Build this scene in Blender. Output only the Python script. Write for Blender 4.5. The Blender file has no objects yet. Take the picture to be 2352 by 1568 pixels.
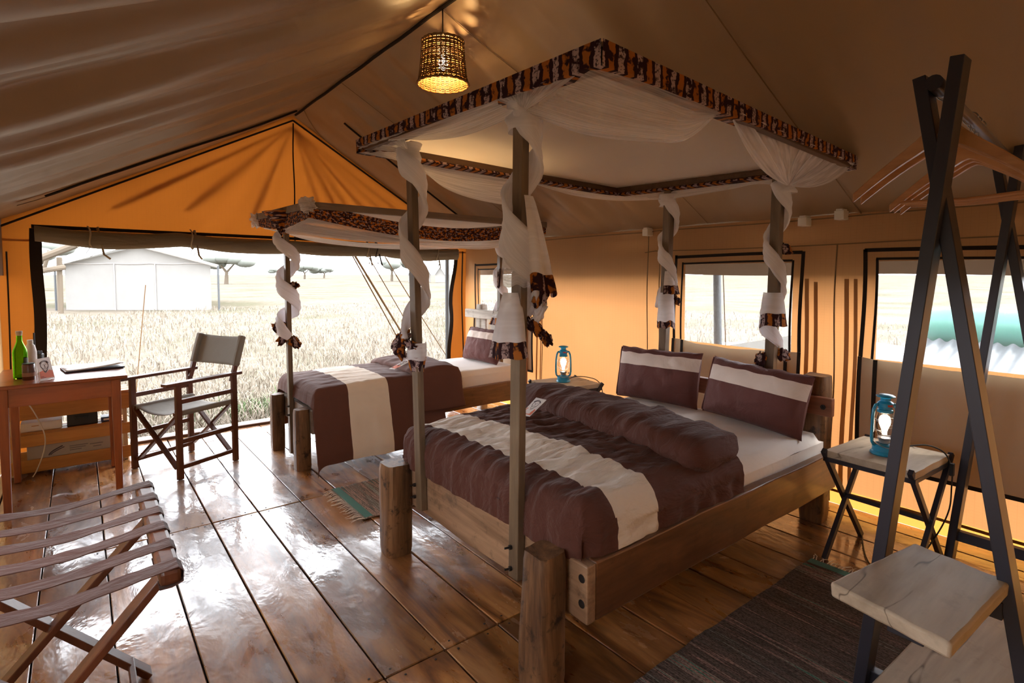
import bpy, math, random
import numpy as np
from math import sin, cos, pi, radians, sqrt, atan2, exp
from mathutils import Vector, Matrix, noise

random.seed(7)
sc = bpy.context.scene
col = sc.collection

# ------------------------------------------------------------------ camera
cam_d = bpy.data.cameras.new('camera')
cam = bpy.data.objects.new('camera', cam_d)
col.objects.link(cam)
cam.location = (0, 0, 1.45)
cam.rotation_euler = (radians(87.0), 0, -radians(38.1))
cam_d.sensor_width = 36.0
cam_d.lens = 1270.0 / 2352.0 * 36.0
cam_d.shift_y = -0.0376
cam_d.clip_start = 0.02
cam_d.clip_end = 2000
sc.camera = cam

# ------------------------------------------------------------------ sky
world = bpy.data.worlds.new('hazy_sky')
sc.world = world
world.use_nodes = True
wn = world.node_tree.nodes
bg = wn['Background']
bg.inputs['Color'].default_value = (0.92, 0.95, 1.0, 1)
bg.inputs['Strength'].default_value = 6.0

# hazy sun, high on the far side of the tent
sun_d = bpy.data.lights.new('sun', 'SUN')
sun_d.energy = 2.5
sun_d.angle = radians(12)
sun_d.color = (1.0, 0.95, 0.86)
sun = bpy.data.objects.new('sun', sun_d)
col.objects.link(sun)
sun.rotation_euler = (radians(20), radians(38), 0)

# ------------------------------------------------------------------ exposure
vs = sc.view_settings
vs.view_transform = 'Standard'
vs.look = 'None'
vs.exposure = 0.42
vs.gamma = 1.0
vs.use_curve_mapping = False
sc.cycles.max_bounces = 7
sc.cycles.diffuse_bounces = 4
sc.cycles.glossy_bounces = 3
sc.cycles.transmission_bounces = 6
sc.cycles.transparent_max_bounces = 10
sc.cycles.use_adaptive_sampling = True
sc.cycles.adaptive_threshold = 0.12
sc.cycles.adaptive_min_samples = 24
sc.cycles.sample_clamp_indirect = 6.0
sc.cycles.caustics_reflective = False
sc.cycles.caustics_refractive = False

# ------------------------------------------------------------------ helpers
def nz(x, y=0.0, z=0.0):
    return noise.noise(Vector((x, y, z)))

def fbm(x, y=0.0, z=0.0, o=3):
    a, s, t = 1.0, 0.0, 0.0
    for i in range(o):
        s += a * nz(x, y, z); t += a
        x *= 2.03; y *= 2.03; z *= 2.03; a *= .5
    return s / t

class MB:
    def __init__(s):
        s.v = []; s.f = []; s.m = []; s.uv = []

    def add(s, vs_, fs, mi=0, uvs=None):
        n = len(s.v)
        s.v += [tuple(p) for p in vs_]
        s.uv += list(uvs) if uvs else [(0, 0)] * len(vs_)
        for f in fs:
            s.f.append([i + n for i in f]); s.m.append(mi)
        return s

    def box(s, c, d, R=None, mi=0, taper=None):
        hx, hy, hz = d[0] / 2, d[1] / 2, d[2] / 2
        P = []
        for z in (-hz, hz):
            t = 1.0 if (taper is None or z > 0) else taper
            for x, y in ((-hx, -hy), (hx, -hy), (hx, hy), (-hx, hy)):
                p = Vector((x * t, y * t, z))
                if R is not None:
                    p = R @ p
                P.append((p.x + c[0], p.y + c[1], p.z + c[2]))
        return s.add(P, [(3, 2, 1, 0), (4, 5, 6, 7), (0, 1, 5, 4), (1, 2, 6, 5), (2, 3, 7, 6), (3, 0, 4, 7)], mi)

    def ext(s, a, b, mi=0):
        """box from min corner a to max corner b"""
        return s.box([(a[i] + b[i]) / 2 for i in range(3)], [abs(b[i] - a[i]) for i in range(3)], None, mi)

    def beam(s, p0, p1, w, h, up=(0, 0, 1), mi=0):
        p0 = Vector(p0); p1 = Vector(p1); d = p1 - p0
        L = d.length; d.normalize()
        up = Vector(up)
        if abs(d.dot(up)) > .98:
            up = Vector((0, 1, 0))
        sd = d.cross(up).normalized(); u = sd.cross(d).normalized()
        P = []
        for q in (p0, p1):
            for a, b in ((-1, -1), (1, -1), (1, 1), (-1, 1)):
                P.append(q + sd * (a * w / 2) + u * (b * h / 2))
        return s.add(P, [(3, 2, 1, 0), (4, 5, 6, 7), (0, 1, 5, 4), (1, 2, 6, 5), (2, 3, 7, 6), (3, 0, 4, 7)], mi)

    def tube(s, pts, r, n=8, mi=0, cap=True, closed=False, flat=1.0):
        pts = [Vector(p) for p in pts]
        k = len(pts)
        rr = r if isinstance(r, (list, tuple)) else [r] * k
        P = []; prev = None
        for i in range(k):
            a = pts[i - 1] if (i > 0 or closed) else pts[i]
            b = pts[(i + 1) % k] if (i < k - 1 or closed) else pts[i]
            t = (b - a)
            if t.length < 1e-9:
                t = Vector((0, 0, 1))
            t.normalize()
            if prev is None:
                ref = Vector((0, 0, 1)) if abs(t.z) < .9 else Vector((1, 0, 0))
                u = t.cross(ref).normalized()
            else:
                u = (prev - t * prev.dot(t))
                u = u.normalized() if u.length > 1e-6 else t.orthogonal().normalized()
            prev = u
            w = t.cross(u)
            for j in range(n):
                an = 2 * pi * j / n
                P.append(pts[i] + u * (rr[i] * cos(an)) + w * (rr[i] * flat * sin(an)))
        F = []
        for i in range(k if closed else k - 1):
            i2 = (i + 1) % k
            for j in range(n):
                j2 = (j + 1) % n
                F.append((i * n + j, i * n + j2, i2 * n + j2, i2 * n + j))
        if cap and not closed:
            F.append(tuple(range(n))[::-1])
            F.append(tuple((k - 1) * n + j for j in range(n)))
        return s.add(P, F, mi)

    def lathe(s, prof, c=(0, 0, 0), n=28, mi=0, cap=False):
        P = []; F = []
        for r, z in prof:
            for j in range(n):
                a = 2 * pi * j / n
                P.append((c[0] + r * cos(a), c[1] + r * sin(a), c[2] + z))
        for i in range(len(prof) - 1):
            for j in range(n):
                j2 = (j + 1) % n
                F.append((i * n + j, i * n + j2, (i + 1) * n + j2, (i + 1) * n + j))
        if cap:
            F.append(tuple(range(n))[::-1])
            F.append(tuple((len(prof) - 1) * n + j for j in range(n)))
        return s.add(P, F, mi)

    def grid(s, fn, nu, nv, mi=0, u0=0., u1=1., v0=0., v1=1., skip=None, mfn=None, uvfn=None):
        P = []; U = []
        for i in range(nu + 1):
            for j in range(nv + 1):
                u = u0 + (u1 - u0) * i / nu; v = v0 + (v1 - v0) * j / nv
                P.append(tuple(fn(u, v)))
                U.append(uvfn(u, v) if uvfn else (u, v))
        n = len(s.v)
        s.v += P; s.uv += U
        for i in range(nu):
            for j in range(nv):
                if skip or mfn:
                    u = u0 + (u1 - u0) * (i + .5) / nu; v = v0 + (v1 - v0) * (j + .5) / nv
                    if skip and skip(u, v):
                        continue
                a = n + i * (nv + 1) + j
                s.f.append([a, a + nv + 1, a + nv + 2, a + 1])
                s.m.append(mfn(u, v) if mfn else mi)
        return s

    def build(s, name, mats, parent=None, world=True, smooth=False, bevel=0, solid=0, subsurf=0, seg=2):
        off = Vector((0, 0, 0))
        if parent is not None and world:
            r = parent
            while r.parent is not None:
                r = r.parent
            off = Vector(r.location)
        me = bpy.data.meshes.new(name)
        me.from_pydata([(p[0] - off.x, p[1] - off.y, p[2] - off.z) for p in s.v], [], s.f)
        if not isinstance(mats, (list, tuple)):
            mats = [mats]
        for m in mats:
            me.materials.append(m)
        if len(mats) > 1:
            me.polygons.foreach_set('material_index', s.m)
        uvl = me.uv_layers.new(name='UVMap')
        li = np.zeros(len(me.loops), dtype=np.int32)
        me.loops.foreach_get('vertex_index', li)
        uv = np.array(s.uv, dtype=np.float32)[li]
        uvl.data.foreach_set('uv', uv.ravel())
        if smooth:
            me.polygons.foreach_set('use_smooth', [True] * len(me.polygons))
            if smooth is not True:
                me.set_sharp_from_angle(angle=radians(smooth))
        me.update()
        o = bpy.data.objects.new(name, me)
        col.objects.link(o)
        if parent is not None:
            o.parent = parent
        if bevel:
            b = o.modifiers.new('bevel', 'BEVEL'); b.width = bevel; b.segments = seg; b.limit_method = 'ANGLE'
        if solid:
            m = o.modifiers.new('thickness', 'SOLIDIFY'); m.thickness = solid; m.offset = 0
        if subsurf:
            m = o.modifiers.new('smooth', 'SUBSURF'); m.levels = subsurf; m.render_levels = subsurf
        return o

def thing(name, label, cat, loc=(0, 0, 0), rotz=0.0, group=None):
    o = bpy.data.objects.new(name, None)
    o.empty_display_size = .1
    col.objects.link(o)
    o.location = loc; o.rotation_euler = (0, 0, rotz)
    return tag(o, label, cat, group)

def tag(o, label, cat, group=None, kind=None):
    o['label'] = label; o['category'] = cat
    if group: o['group'] = group
    if kind: o['kind'] = kind
    return o

def struct(o, label=None):
    o['kind'] = 'structure'
    if label: o['label'] = label
    return o

def copy_tree(o, parent=None):
    c = o.copy(); col.objects.link(c); c.parent = parent
    for ch in list(o.children):
        copy_tree(ch, c)
    return c

# ------------------------------------------------------------------ materials
class NT:
    def __init__(s, name):
        s.m = bpy.data.materials.new(name); s.m.use_nodes = True
        s.t = s.m.node_tree; s.n = s.t.nodes; s.l = s.t.links
        s.bsdf = s.n['Principled BSDF']; s.out = s.n['Material Output']

    def node(s, typ, **kw):
        nd = s.n.new(typ)
        for k, v in kw.items():
            if k.startswith('i_'):
                nd.inputs[k[2:].replace('_', ' ')].default_value = v
            else:
                setattr(nd, k, v)
        return nd

    def link(s, a, b):
        s.l.new(a, b)

    def coord(s, kind='Object', scale=(1, 1, 1), rnd=False):
        tc = s.node('ShaderNodeTexCoord')
        mp = s.node('ShaderNodeMapping')
        mp.inputs['Scale'].default_value = scale
        s.link(tc.outputs[kind], mp.inputs['Vector'])
        if rnd:
            oi = s.node('ShaderNodeObjectInfo')
            ml = s.node('ShaderNodeMath', operation='MULTIPLY'); ml.inputs[1].default_value = 37.0
            s.link(oi.outputs['Random'], ml.inputs[0])
            cb = s.node('ShaderNodeCombineXYZ')
            for k in 'XYZ':
                s.link(ml.outputs[0], cb.inputs[k])
            s.link(cb.outputs[0], mp.inputs['Location'])
            s.rnd = oi.outputs['Random']
        return mp.outputs['Vector']

    def noise(s, vec, scale=5, detail=4, rough=.55, dist=0.0):
        nd = s.node('ShaderNodeTexNoise')
        nd.inputs['Scale'].default_value = scale; nd.inputs['Detail'].default_value = detail
        nd.inputs['Roughness'].default_value = rough; nd.inputs['Distortion'].default_value = dist
        s.link(vec, nd.inputs['Vector'])
        return nd.outputs['Fac']

    def ramp(s, fac, stops, interp='LINEAR'):
        nd = s.node('ShaderNodeValToRGB')
        cr = nd.color_ramp; cr.interpolation = interp
        while len(cr.elements) < len(stops):
            cr.elements.new(.5)
        for e, (p, c) in zip(cr.elements, stops):
            e.position = p; e.color = (c[0], c[1], c[2], 1) if not isinstance(c, (int, float)) else (c, c, c, 1)
        s.link(fac, nd.inputs['Fac'])
        return nd.outputs['Color']

    def mix(s, fac, a, b, mode='MIX'):
        nd = s.node('ShaderNodeMix', data_type='RGBA', blend_type=mode)
        for sock, v in ((nd.inputs['Factor'], fac), (nd.inputs['A'], a), (nd.inputs['B'], b)):
            pass
        def setv(sock, v):
            if hasattr(v, 'links') or hasattr(v, 'is_linked'):
                s.link(v, sock)
            elif isinstance(v, (int, float)):
                sock.default_value = v
            else:
                sock.default_value = (v[0], v[1], v[2], 1)
        setv(nd.inputs[0], fac); setv(nd.inputs[6], a); setv(nd.inputs[7], b)
        return nd.outputs[2]

    def math(s, op, a, b=None):
        nd = s.node('ShaderNodeMath', operation=op)
        for k, v in ((0, a), (1, b)):
            if v is None: continue
            if isinstance(v, (int, float)): nd.inputs[k].default_value = v
            else: s.link(v, nd.inputs[k])
        return nd.outputs[0]

    def bump(s, h, strength=.3, dist=.01):
        nd = s.node('ShaderNodeBump')
        nd.inputs['Strength'].default_value = strength; nd.inputs['Distance'].default_value = dist
        s.link(h, nd.inputs['Height'])
        return nd.outputs['Normal']

def plain(name, c, rough=.5, metal=0.0, spec=.5, emit=None, estr=0.0, trans=0.0, ior=1.45, alpha=1.0):
    t = NT(name); b = t.bsdf
    b.inputs['Base Color'].default_value = (c[0], c[1], c[2], 1)
    b.inputs['Roughness'].default_value = rough; b.inputs['Metallic'].default_value = metal
    b.inputs['Specular IOR Level'].default_value = spec
    b.inputs['Transmission Weight'].default_value = trans; b.inputs['IOR'].default_value = ior
    if emit:
        b.inputs['Emission Color'].default_value = (emit[0], emit[1], emit[2], 1)
        b.inputs['Emission Strength'].default_value = estr
    return t.m

def wood(name, dark, light, axis='x', scale=6.0, rough=.5, spec=.4, coat=0.0, wear=0.0, rnd=False, bump=.25, crough=.15, cracks=0.0):
    t = NT(name); b = t.bsdf
    k = {'x': (.10, 1, 1), 'y': (1, .10, 1), 'z': (1, 1, .10)}[axis]
    v = t.coord('Object', k, rnd=rnd)
    g = t.noise(v, scale, 5, .6, 1.6)
    fine = t.noise(v, scale * 9, 3, .6)
    g2 = t.math('ADD', t.math('MULTIPLY', g, .75), t.math('MULTIPLY', fine, .25))
    c = t.ramp(g2, [(.34, dark), (.5, [(dark[i] + light[i]) / 2 for i in range(3)]), (.64, light)])
    if rnd:
        rv = t.ramp(t.rnd, [(0, .62), (1, 1.25)])
        c = t.mix(1.0, c, rv, 'MULTIPLY')
    if wear:
        v2 = t.coord('Object', (1, 1, 1))
        w = t.noise(v2, 11, 5, .7)
        wm = t.ramp(w, [(.55, 0.0), (.66, 1.0)])
        c = t.mix(t.math('MULTIPLY', wm, wear), c, [x * .35 for x in dark])
    if cracks:
        kv = {'x': (.22, 1, 1), 'y': (1, .22, 1), 'z': (1, 1, .22)}[axis]
        cn = t.noise(t.coord('Object', kv), 5.0, 3, .5, .2)
        ln = t.math('ABSOLUTE', t.math('SUBTRACT', cn, .5))
        cm = t.ramp(ln, [(.0, 1.0), (.010, 0.0)])
        sel = t.ramp(t.noise(t.coord('Object', (1, 1, 1)), 5, 2), [(.45, 0.0), (.55, 1.0)])
        c = t.mix(t.math('MULTIPLY', t.math('MULTIPLY', cm, sel), cracks), c, (.06, .04, .025))
    t.link(c, b.inputs['Base Color'])
    b.inputs['Specular IOR Level'].default_value = spec
    b.inputs['Roughness'].default_value = rough
    if coat:
        b.inputs['Coat Weight'].default_value = coat; b.inputs['Coat Roughness'].default_value = crough
    t.link(t.bump(g2, bump, .004), b.inputs['Normal'])
    return t.m

def fabric(name, c, rough=.85, weave=900, var=.12, wr=0.0, sheen=.2, wscale=(6, 6, 6)):
    t = NT(name); b = t.bsdf
    v = t.coord('Object')
    n = t.noise(v, 4, 4)
    cc = t.mix(n, [x * (1 - var) for x in c], [min(1, x * (1 + var)) for x in c])
    t.link(cc, b.inputs['Base Color'])
    b.inputs['Roughness'].default_value = rough
    b.inputs['Sheen Weight'].default_value = sheen; b.inputs['Sheen Roughness'].default_value = .5
    b.inputs['Specular IOR Level'].default_value = .2
    if wr:
        v2 = t.coord('Object', wscale)
        h = t.noise(v2, 1.0, 4, .55, .6)
        t.link(t.bump(h, wr, .05), b.inputs['Normal'])
    return t.m

def canvas(name, diff, tra, fac=.5, ripstop=0.0, axis='x', gloss=None):
    """thin tent cloth: reflects a tan colour and lets daylight glow through"""
    t = NT(name)
    t.n.remove(t.bsdf)
    v = t.coord('Object')
    n = t.noise(v, 1.3, 4)
    n2 = t.noise(t.coord('Object', (1, 1, 1)), 160, 2)
    dcol = t.mix(n, [x * .88 for x in diff], [min(1, x * 1.1) for x in diff])
    tcol = t.mix(n, [x * .85 for x in tra], [min(1, x * 1.1) for x in tra])
    if ripstop:
        sp = t.node('ShaderNodeSeparateXYZ'); t.link(v, sp.inputs[0])
        lines = None
        for k, per in ((('X' if axis == 'x' else 'Y'), .034), ('Z', .017)):
            m = t.math('MULTIPLY', sp.outputs[k], 1 / per)
            fr = t.math('FRACT', m)
            ln = t.math('LESS_THAN', fr, .09)
            lines = ln if lines is None else t.math('MAXIMUM', lines, ln)
        tcol = t.mix(t.math('MULTIPLY', lines, ripstop), tcol, [x * .25 for x in tra])
        dcol = t.mix(t.math('MULTIPLY', lines, ripstop * .4), dcol, [x * .5 for x in diff])
    if gloss:
        d = t.node('ShaderNodeBsdfPrincipled'); t.link(dcol, d.inputs['Base Color'])
        d.inputs['Roughness'].default_value = gloss; d.inputs['IOR'].default_value = 1.6
    else:
        d = t.node('ShaderNodeBsdfDiffuse'); t.link(dcol, d.inputs['Color'])
    tr = t.node('ShaderNodeBsdfTranslucent'); t.link(tcol, tr.inputs['Color'])
    bp = t.bump(n2, .12, .002)
    t.link(bp, d.inputs['Normal'])
    mx = t.node('ShaderNodeMixShader'); mx.inputs[0].default_value = fac
    t.link(d.outputs[0], mx.inputs[1]); t.link(tr.outputs[0], mx.inputs[2])
    t.link(mx.outputs[0], t.out.inputs['Surface'])
    return t.m

def net(name, c, alpha=.6, streak=0.0, tl=.5):
    """sheer mosquito netting: partly open weave, partly white thread"""
    t = NT(name); t.n.remove(t.bsdf)
    tp = t.node('ShaderNodeBsdfTransparent')
    d = t.node('ShaderNodeBsdfDiffuse'); d.inputs['Color'].default_value = (*c, 1)
    tr = t.node('ShaderNodeBsdfTranslucent'); tr.inputs['Color'].default_value = (*c, 1)
    m1 = t.node('ShaderNodeMixShader'); m1.inputs[0].default_value = tl
    t.link(d.outputs[0], m1.inputs[1]); t.link(tr.outputs[0], m1.inputs[2])
    m2 = t.node('ShaderNodeMixShader')
    t.link(tp.outputs[0], m2.inputs[1]); t.link(m1.outputs[0], m2.inputs[2])
    if streak:
        v = t.coord('UV', (1, 26, 1))
        n = t.noise(v, 2.0, 3)
        f = t.ramp(n, [(.35, max(0, alpha - streak)), (.65, min(1, alpha + streak))])
        t.link(f, m2.inputs[0])
    else:
        m2.inputs[0].default_value = alpha
    t.link(m2.outputs[0], t.out.inputs['Surface'])
    return t.m

def kitenge(name, per=.045, bright=1.0):
    """printed cotton: orange and lilac brush marks on dark maroon, laid out along UV u (metres)"""
    t = NT(name); b = t.bsdf
    tc = t.node('ShaderNodeTexCoord')
    wob = t.node('ShaderNodeTexNoise'); wob.inputs['Scale'].default_value = 26; wob.inputs['Detail'].default_value = 3
    t.link(tc.outputs['UV'], wob.inputs['Vector'])
    sp = t.node('ShaderNodeSeparateXYZ'); t.link(tc.outputs['UV'], sp.inputs[0])
    u = t.math('ADD', sp.outputs['X'], t.math('MULTIPLY', wob.outputs['Fac'], .03))
    k = t.math('MULTIPLY', u, 1 / per)
    fr = t.math('FRACT', k)
    bar = t.math('MULTIPLY', t.math('GREATER_THAN', fr, .24), t.math('LESS_THAN', fr, .90))
    alt = t.math('FRACT', t.math('MULTIPLY', t.math('FLOOR', k), .5))
    vv = t.noise(tc.outputs['UV'], 95, 4, .7)
    cr = t.ramp(vv, [(.42, 0.0), (.47, 1.0)])
    lil = t.mix(cr, (.05, .03, .04), (.42 * bright, .30 * bright, .29 * bright))
    ora = t.mix(t.noise(tc.outputs['UV'], 30, 2), (.46 * bright, .13 * bright, .015), (.30 * bright, .12 * bright, .03))
    cc = t.mix(t.math('GREATER_THAN', alt, .25), lil, ora)
    blot = t.noise(tc.outputs['UV'], 17, 3, .6)
    dk = t.ramp(blot, [(.42, 0.0), (.48, 1.0)])
    msk = t.math('MULTIPLY', bar, dk)
    cc = t.mix(msk, (.028, .009, .012), cc)
    t.link(cc, b.inputs['Base Color']); b.inputs['Roughness'].default_value = .8
    b.inputs['Specular IOR Level'].default_value = .15
    return t.m

def dabs(name):
    """printed cotton with orange and lilac dabs on dark maroon"""
    t = NT(name); b = t.bsdf
    tc = t.node('ShaderNodeTexCoord')
    mp = t.node('ShaderNodeMapping'); mp.inputs['Scale'].default_value = (1, 1.5, 1); t.link(tc.outputs['UV'], mp.inputs['Vector'])
    a = t.ramp(t.noise(mp.outputs[0], 34, 3, .6), [(.53, 0.0), (.56, 1.0)])
    mp2 = t.node('ShaderNodeMapping'); mp2.inputs['Location'].default_value = (5, 3, 1); t.link(mp.outputs[0], mp2.inputs['Vector'])
    c = t.ramp(t.noise(mp2.outputs[0], 44, 4, .7), [(.55, 0.0), (.58, 1.0)])
    cc = t.mix(a, (.030, .010, .014), (.48, .15, .02))
    cc = t.mix(c, cc, (.38, .28, .28))
    t.link(cc, b.inputs['Base Color']); b.inputs['Roughness'].default_value = .8
    b.inputs['Specular IOR Level'].default_value = .15
    return t.m

M = {}
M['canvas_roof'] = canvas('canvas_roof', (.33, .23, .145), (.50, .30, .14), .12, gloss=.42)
M['canvas_shaded'] = canvas('canvas_double_wall', (.50, .35, .21), (.40, .24, .10), .25)  # translucency cut on the unseen walls to keep their orange glow down
M['canvas_wall'] = canvas('canvas_wall', (.50, .34, .20), (.54, .235, .08), .45, ripstop=.16, axis='y')
M['canvas_end'] = canvas('canvas_end', (.42, .21, .075), (.43, .115, .011), .24, ripstop=.12, axis='x')
M['canvas_skirt'] = canvas('canvas_skirt', (.50, .33, .15), (.72, .32, .06), .55)
M['canvas_flap'] = canvas('canvas_flap', (.46, .39, .30), (.40, .30, .18), .18)
M['canvas_fly'] = canvas('canvas_fly', (.20, .135, .09), (.16, .10, .06), .12)
M['canvas_white'] = canvas('canvas_white', (.40, .385, .365), (.25, .24, .22), .3)
M['roll'] = fabric('roll_cloth', (.20, .17, .12), .9, wr=.4, wscale=(3, 14, 14))
M['strap'] = canvas('brown_webbing_thin', (.30, .19, .10), (.30, .16, .06), .4)
M['piping'] = plain('dark_webbing', (.022, .016, .013), .8, spec=.2)
M['seam'] = plain('seam_thread', (.22, .14, .08), .9, spec=.1)
M['strap_brown'] = plain('brown_webbing', (.15, .085, .04), .85, spec=.1)
M['tie'] = fabric('canvas_tie', (.32, .26, .17), .9)
M['black_cord'] = plain('black_cable', (.012, .011, .011), .5)
M['white_cord'] = plain('pale_cable', (.62, .60, .54), .5)
M['net'] = net('mosquito_net', (.95, .93, .95), .70, .22)
M['net_thin'] = net('mosquito_net_sheer', (.95, .93, .95), .48, .18)
M['net_roll'] = net('mosquito_net_gathered', (.96, .94, .97), .95, .05, .4)
M['canopy_sheet'] = net('canopy_cloth', (.93, .90, .88), .96, 0, .45)
M['kitenge'] = kitenge('printed_cotton')
M['kitenge2'] = dabs('printed_cotton_blotched')
M['screen'] = net('insect_screen', (.7, .7, .7), .07, 0, .5)
M['plank'] = None
M['log'] = wood('weathered_log', (.036, .014, .006), (.27, .135, .060), 'z', 8, .5, .45, wear=.95, bump=.8)
M['rail_x'] = wood('bed_rail_timber', (.075, .028, .011), (.22, .092, .038), 'x', 7, .38, .5, .25, wear=.35)
M['rail_y'] = wood('footboard_timber', (.15, .078, .040), (.40, .24, .14), 'y', 6, .42, .5, .2, wear=.55)
M['head_y'] = wood('headboard_plank', (.16, .05, .022), (.30, .11, .05), 'y', 7, .45, .5)
M['post'] = wood('canopy_post_wood', (.10, .065, .038), (.20, .135, .08), 'z', 9, .45, .5, .15)
M['canopy_wood'] = wood('canopy_beam_wood', (.085, .042, .022), (.15, .08, .042), 'x', 8, .6)
M['grey_beam'] = wood('grey_beam_wood', (.16, .12, .095), (.27, .21, .17), 'x', 8, .7)
M['pale_head'] = wood('pale_driftwood', (.36, .31, .26), (.66, .61, .54), 'y', 8, .7, wear=.3)  # sunlight on the far headboard is put into this pale colour
M['red_wood'] = wood('red_stained_wood', (.16, .035, .010), (.36, .092, .022), 'x', 6, .3, .5, .35)
M['red_wood_z'] = wood('red_stained_leg', (.16, .035, .010), (.36, .092, .022), 'z', 6, .35, .5, .3)
M['chair_wood'] = wood('chair_hardwood', (.060, .016, .008), (.150, .045, .020), 'z', 8, .42, .45, .12)
M['crate_wood'] = wood('crate_pine', (.36, .16, .045), (.60, .30, .09), 'x', 5, .55)
M['plank_pale'] = wood('pale_split_plank', (.36, .28, .20), (.58, .48, .36), 'x', 3.2, .6, .3, wear=.15, bump=.5, cracks=.85)
M['pine_end'] = wood('pine_inside', (.42, .30, .17), (.60, .45, .28), 'z', 5, .6)  # paler copy of the crate pine, with sunlight painted into its colour
M['rack_metal'] = plain('blackened_steel', (.036, .037, .052), .36, .3, .6)
M['steel'] = plain('galvanised_pipe', (.42, .42, .45), .3, 1.0)
M['bolt'] = plain('bolt_steel', (.05, .045, .045), .45, .8)
M['hanger'] = wood('hanger_wood', (.38, .17, .07), (.60, .32, .15), 'y', 6, .35, .5, .4)
M['leather'] = fabric('dark_leather_strap', (.105, .050, .040), .6, var=.45, sheen=.05, wr=.3, wscale=(8, 30, 30))
M['duvet'] = fabric('brown_cotton', (.092, .033, .023), .8, var=.08, wr=.6, sheen=.06, wscale=(4, 13, 10))
M['duvet_s'] = fabric('brown_cotton_smooth', (.108, .042, .029), .8, var=.08, wr=.2, sheen=.06, wscale=(3, 6, 3))
M['stripe'] = fabric('cream_cotton', (.74, .65, .55), .8, var=.05, wr=.5, sheen=.2, wscale=(4, 13, 10))
M['stripe_s'] = fabric('cream_cotton_smooth', (.70, .59, .47), .8, var=.05, wr=.12, sheen=.2, wscale=(3, 6, 3))
M['pillow'] = fabric('plum_brown_cotton', (.130, .046, .040), .7, var=.08, wr=.3, sheen=.06, wscale=(9, 9, 9))
M['pillow_stripe'] = fabric('pink_cream_cotton', (.74, .62, .55), .75, var=.05, wr=.25, wscale=(9, 9, 9))
M['sheet'] = fabric('bed_sheet', (.86, .81, .77), .85, var=.04, wr=.15, wscale=(5, 5, 5))
M['grey_canvas'] = fabric('grey_canvas', (.25, .23, .20), .8, var=.1, wr=.12, wscale=(8, 8, 8))
M['blue_paint'] = plain('blue_lamp_enamel', (.015, .26, .46), .25, .0, .7)
M['glass'] = plain('clear_glass', (.97, .98, 1), .03, trans=1.0, ior=1.12)
M['bottle_glass'] = plain('green_glass', (.30, .75, .02), .04, trans=1.0, ior=1.15)
M['bottle_dark'] = plain('dark_label', (.045, .05, .015), .5)
M['white'] = plain('white_paint', (.78, .76, .72), .6)
M['black'] = plain('black_plastic', (.012, .012, .014), .4)
M['red'] = plain('red_label', (.45, .05, .03), .5)
M['paper'] = plain('paper', (.80, .79, .80), .7)
M['ink'] = plain('ink', (.07, .06, .09), .8)
M['print_red'] = plain('print_red', (.72, .22, .14), .7)
M['print_grey'] = plain('print_grey', (.20, .19, .20), .8)
M['carton'] = plain('grey_carton', (.40, .37, .35), .85)
M['jar'] = plain('brown_jar', (.09, .025, .015), .2, spec=.7)
M['tank'] = plain('green_tank_plastic', (.06, .20, .16), .35)
M['corrugated'] = plain('corrugated_iron', (.13, .135, .145), .45, .4)
M['pole'] = plain('grey_tent_pole', (.085, .09, .095), .4, .3)
M['wicker'] = wood('wicker_cane', (.11, .046, .011), (.27, .135, .036), 'z', 12, .5)
M['teal'] = fabric('teal_rug_yarn', (.03, .16, .13), .95, var=.25)
M['fringe'] = plain('cotton_fringe', (.80, .74, .66), .9)
M['foliage'] = plain('acacia_foliage', (.155, .165, .145), .9)  # leaf colour paled to stand in for distance haze
M['trunk'] = plain('tree_bark', (.14, .11, .08), .9)
M['thatch'] = plain('pale_canvas_far', (.22, .18, .14), .9)

def bulb_mat(name, c, s):
    t = NT(name); t.n.remove(t.bsdf)
    e = t.node('ShaderNodeEmission'); e.inputs['Color'].default_value = (*c, 1); e.inputs['Strength'].default_value = s
    t.link(e.outputs[0], t.out.inputs['Surface'])
    return t.m
M['lamp_bulb'] = bulb_mat('lantern_bulb_glow', (1.0, .80, .52), 60)
M['pend_bulb'] = bulb_mat('pendant_bulb_glow', (1.0, .62, .25), 480)

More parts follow.
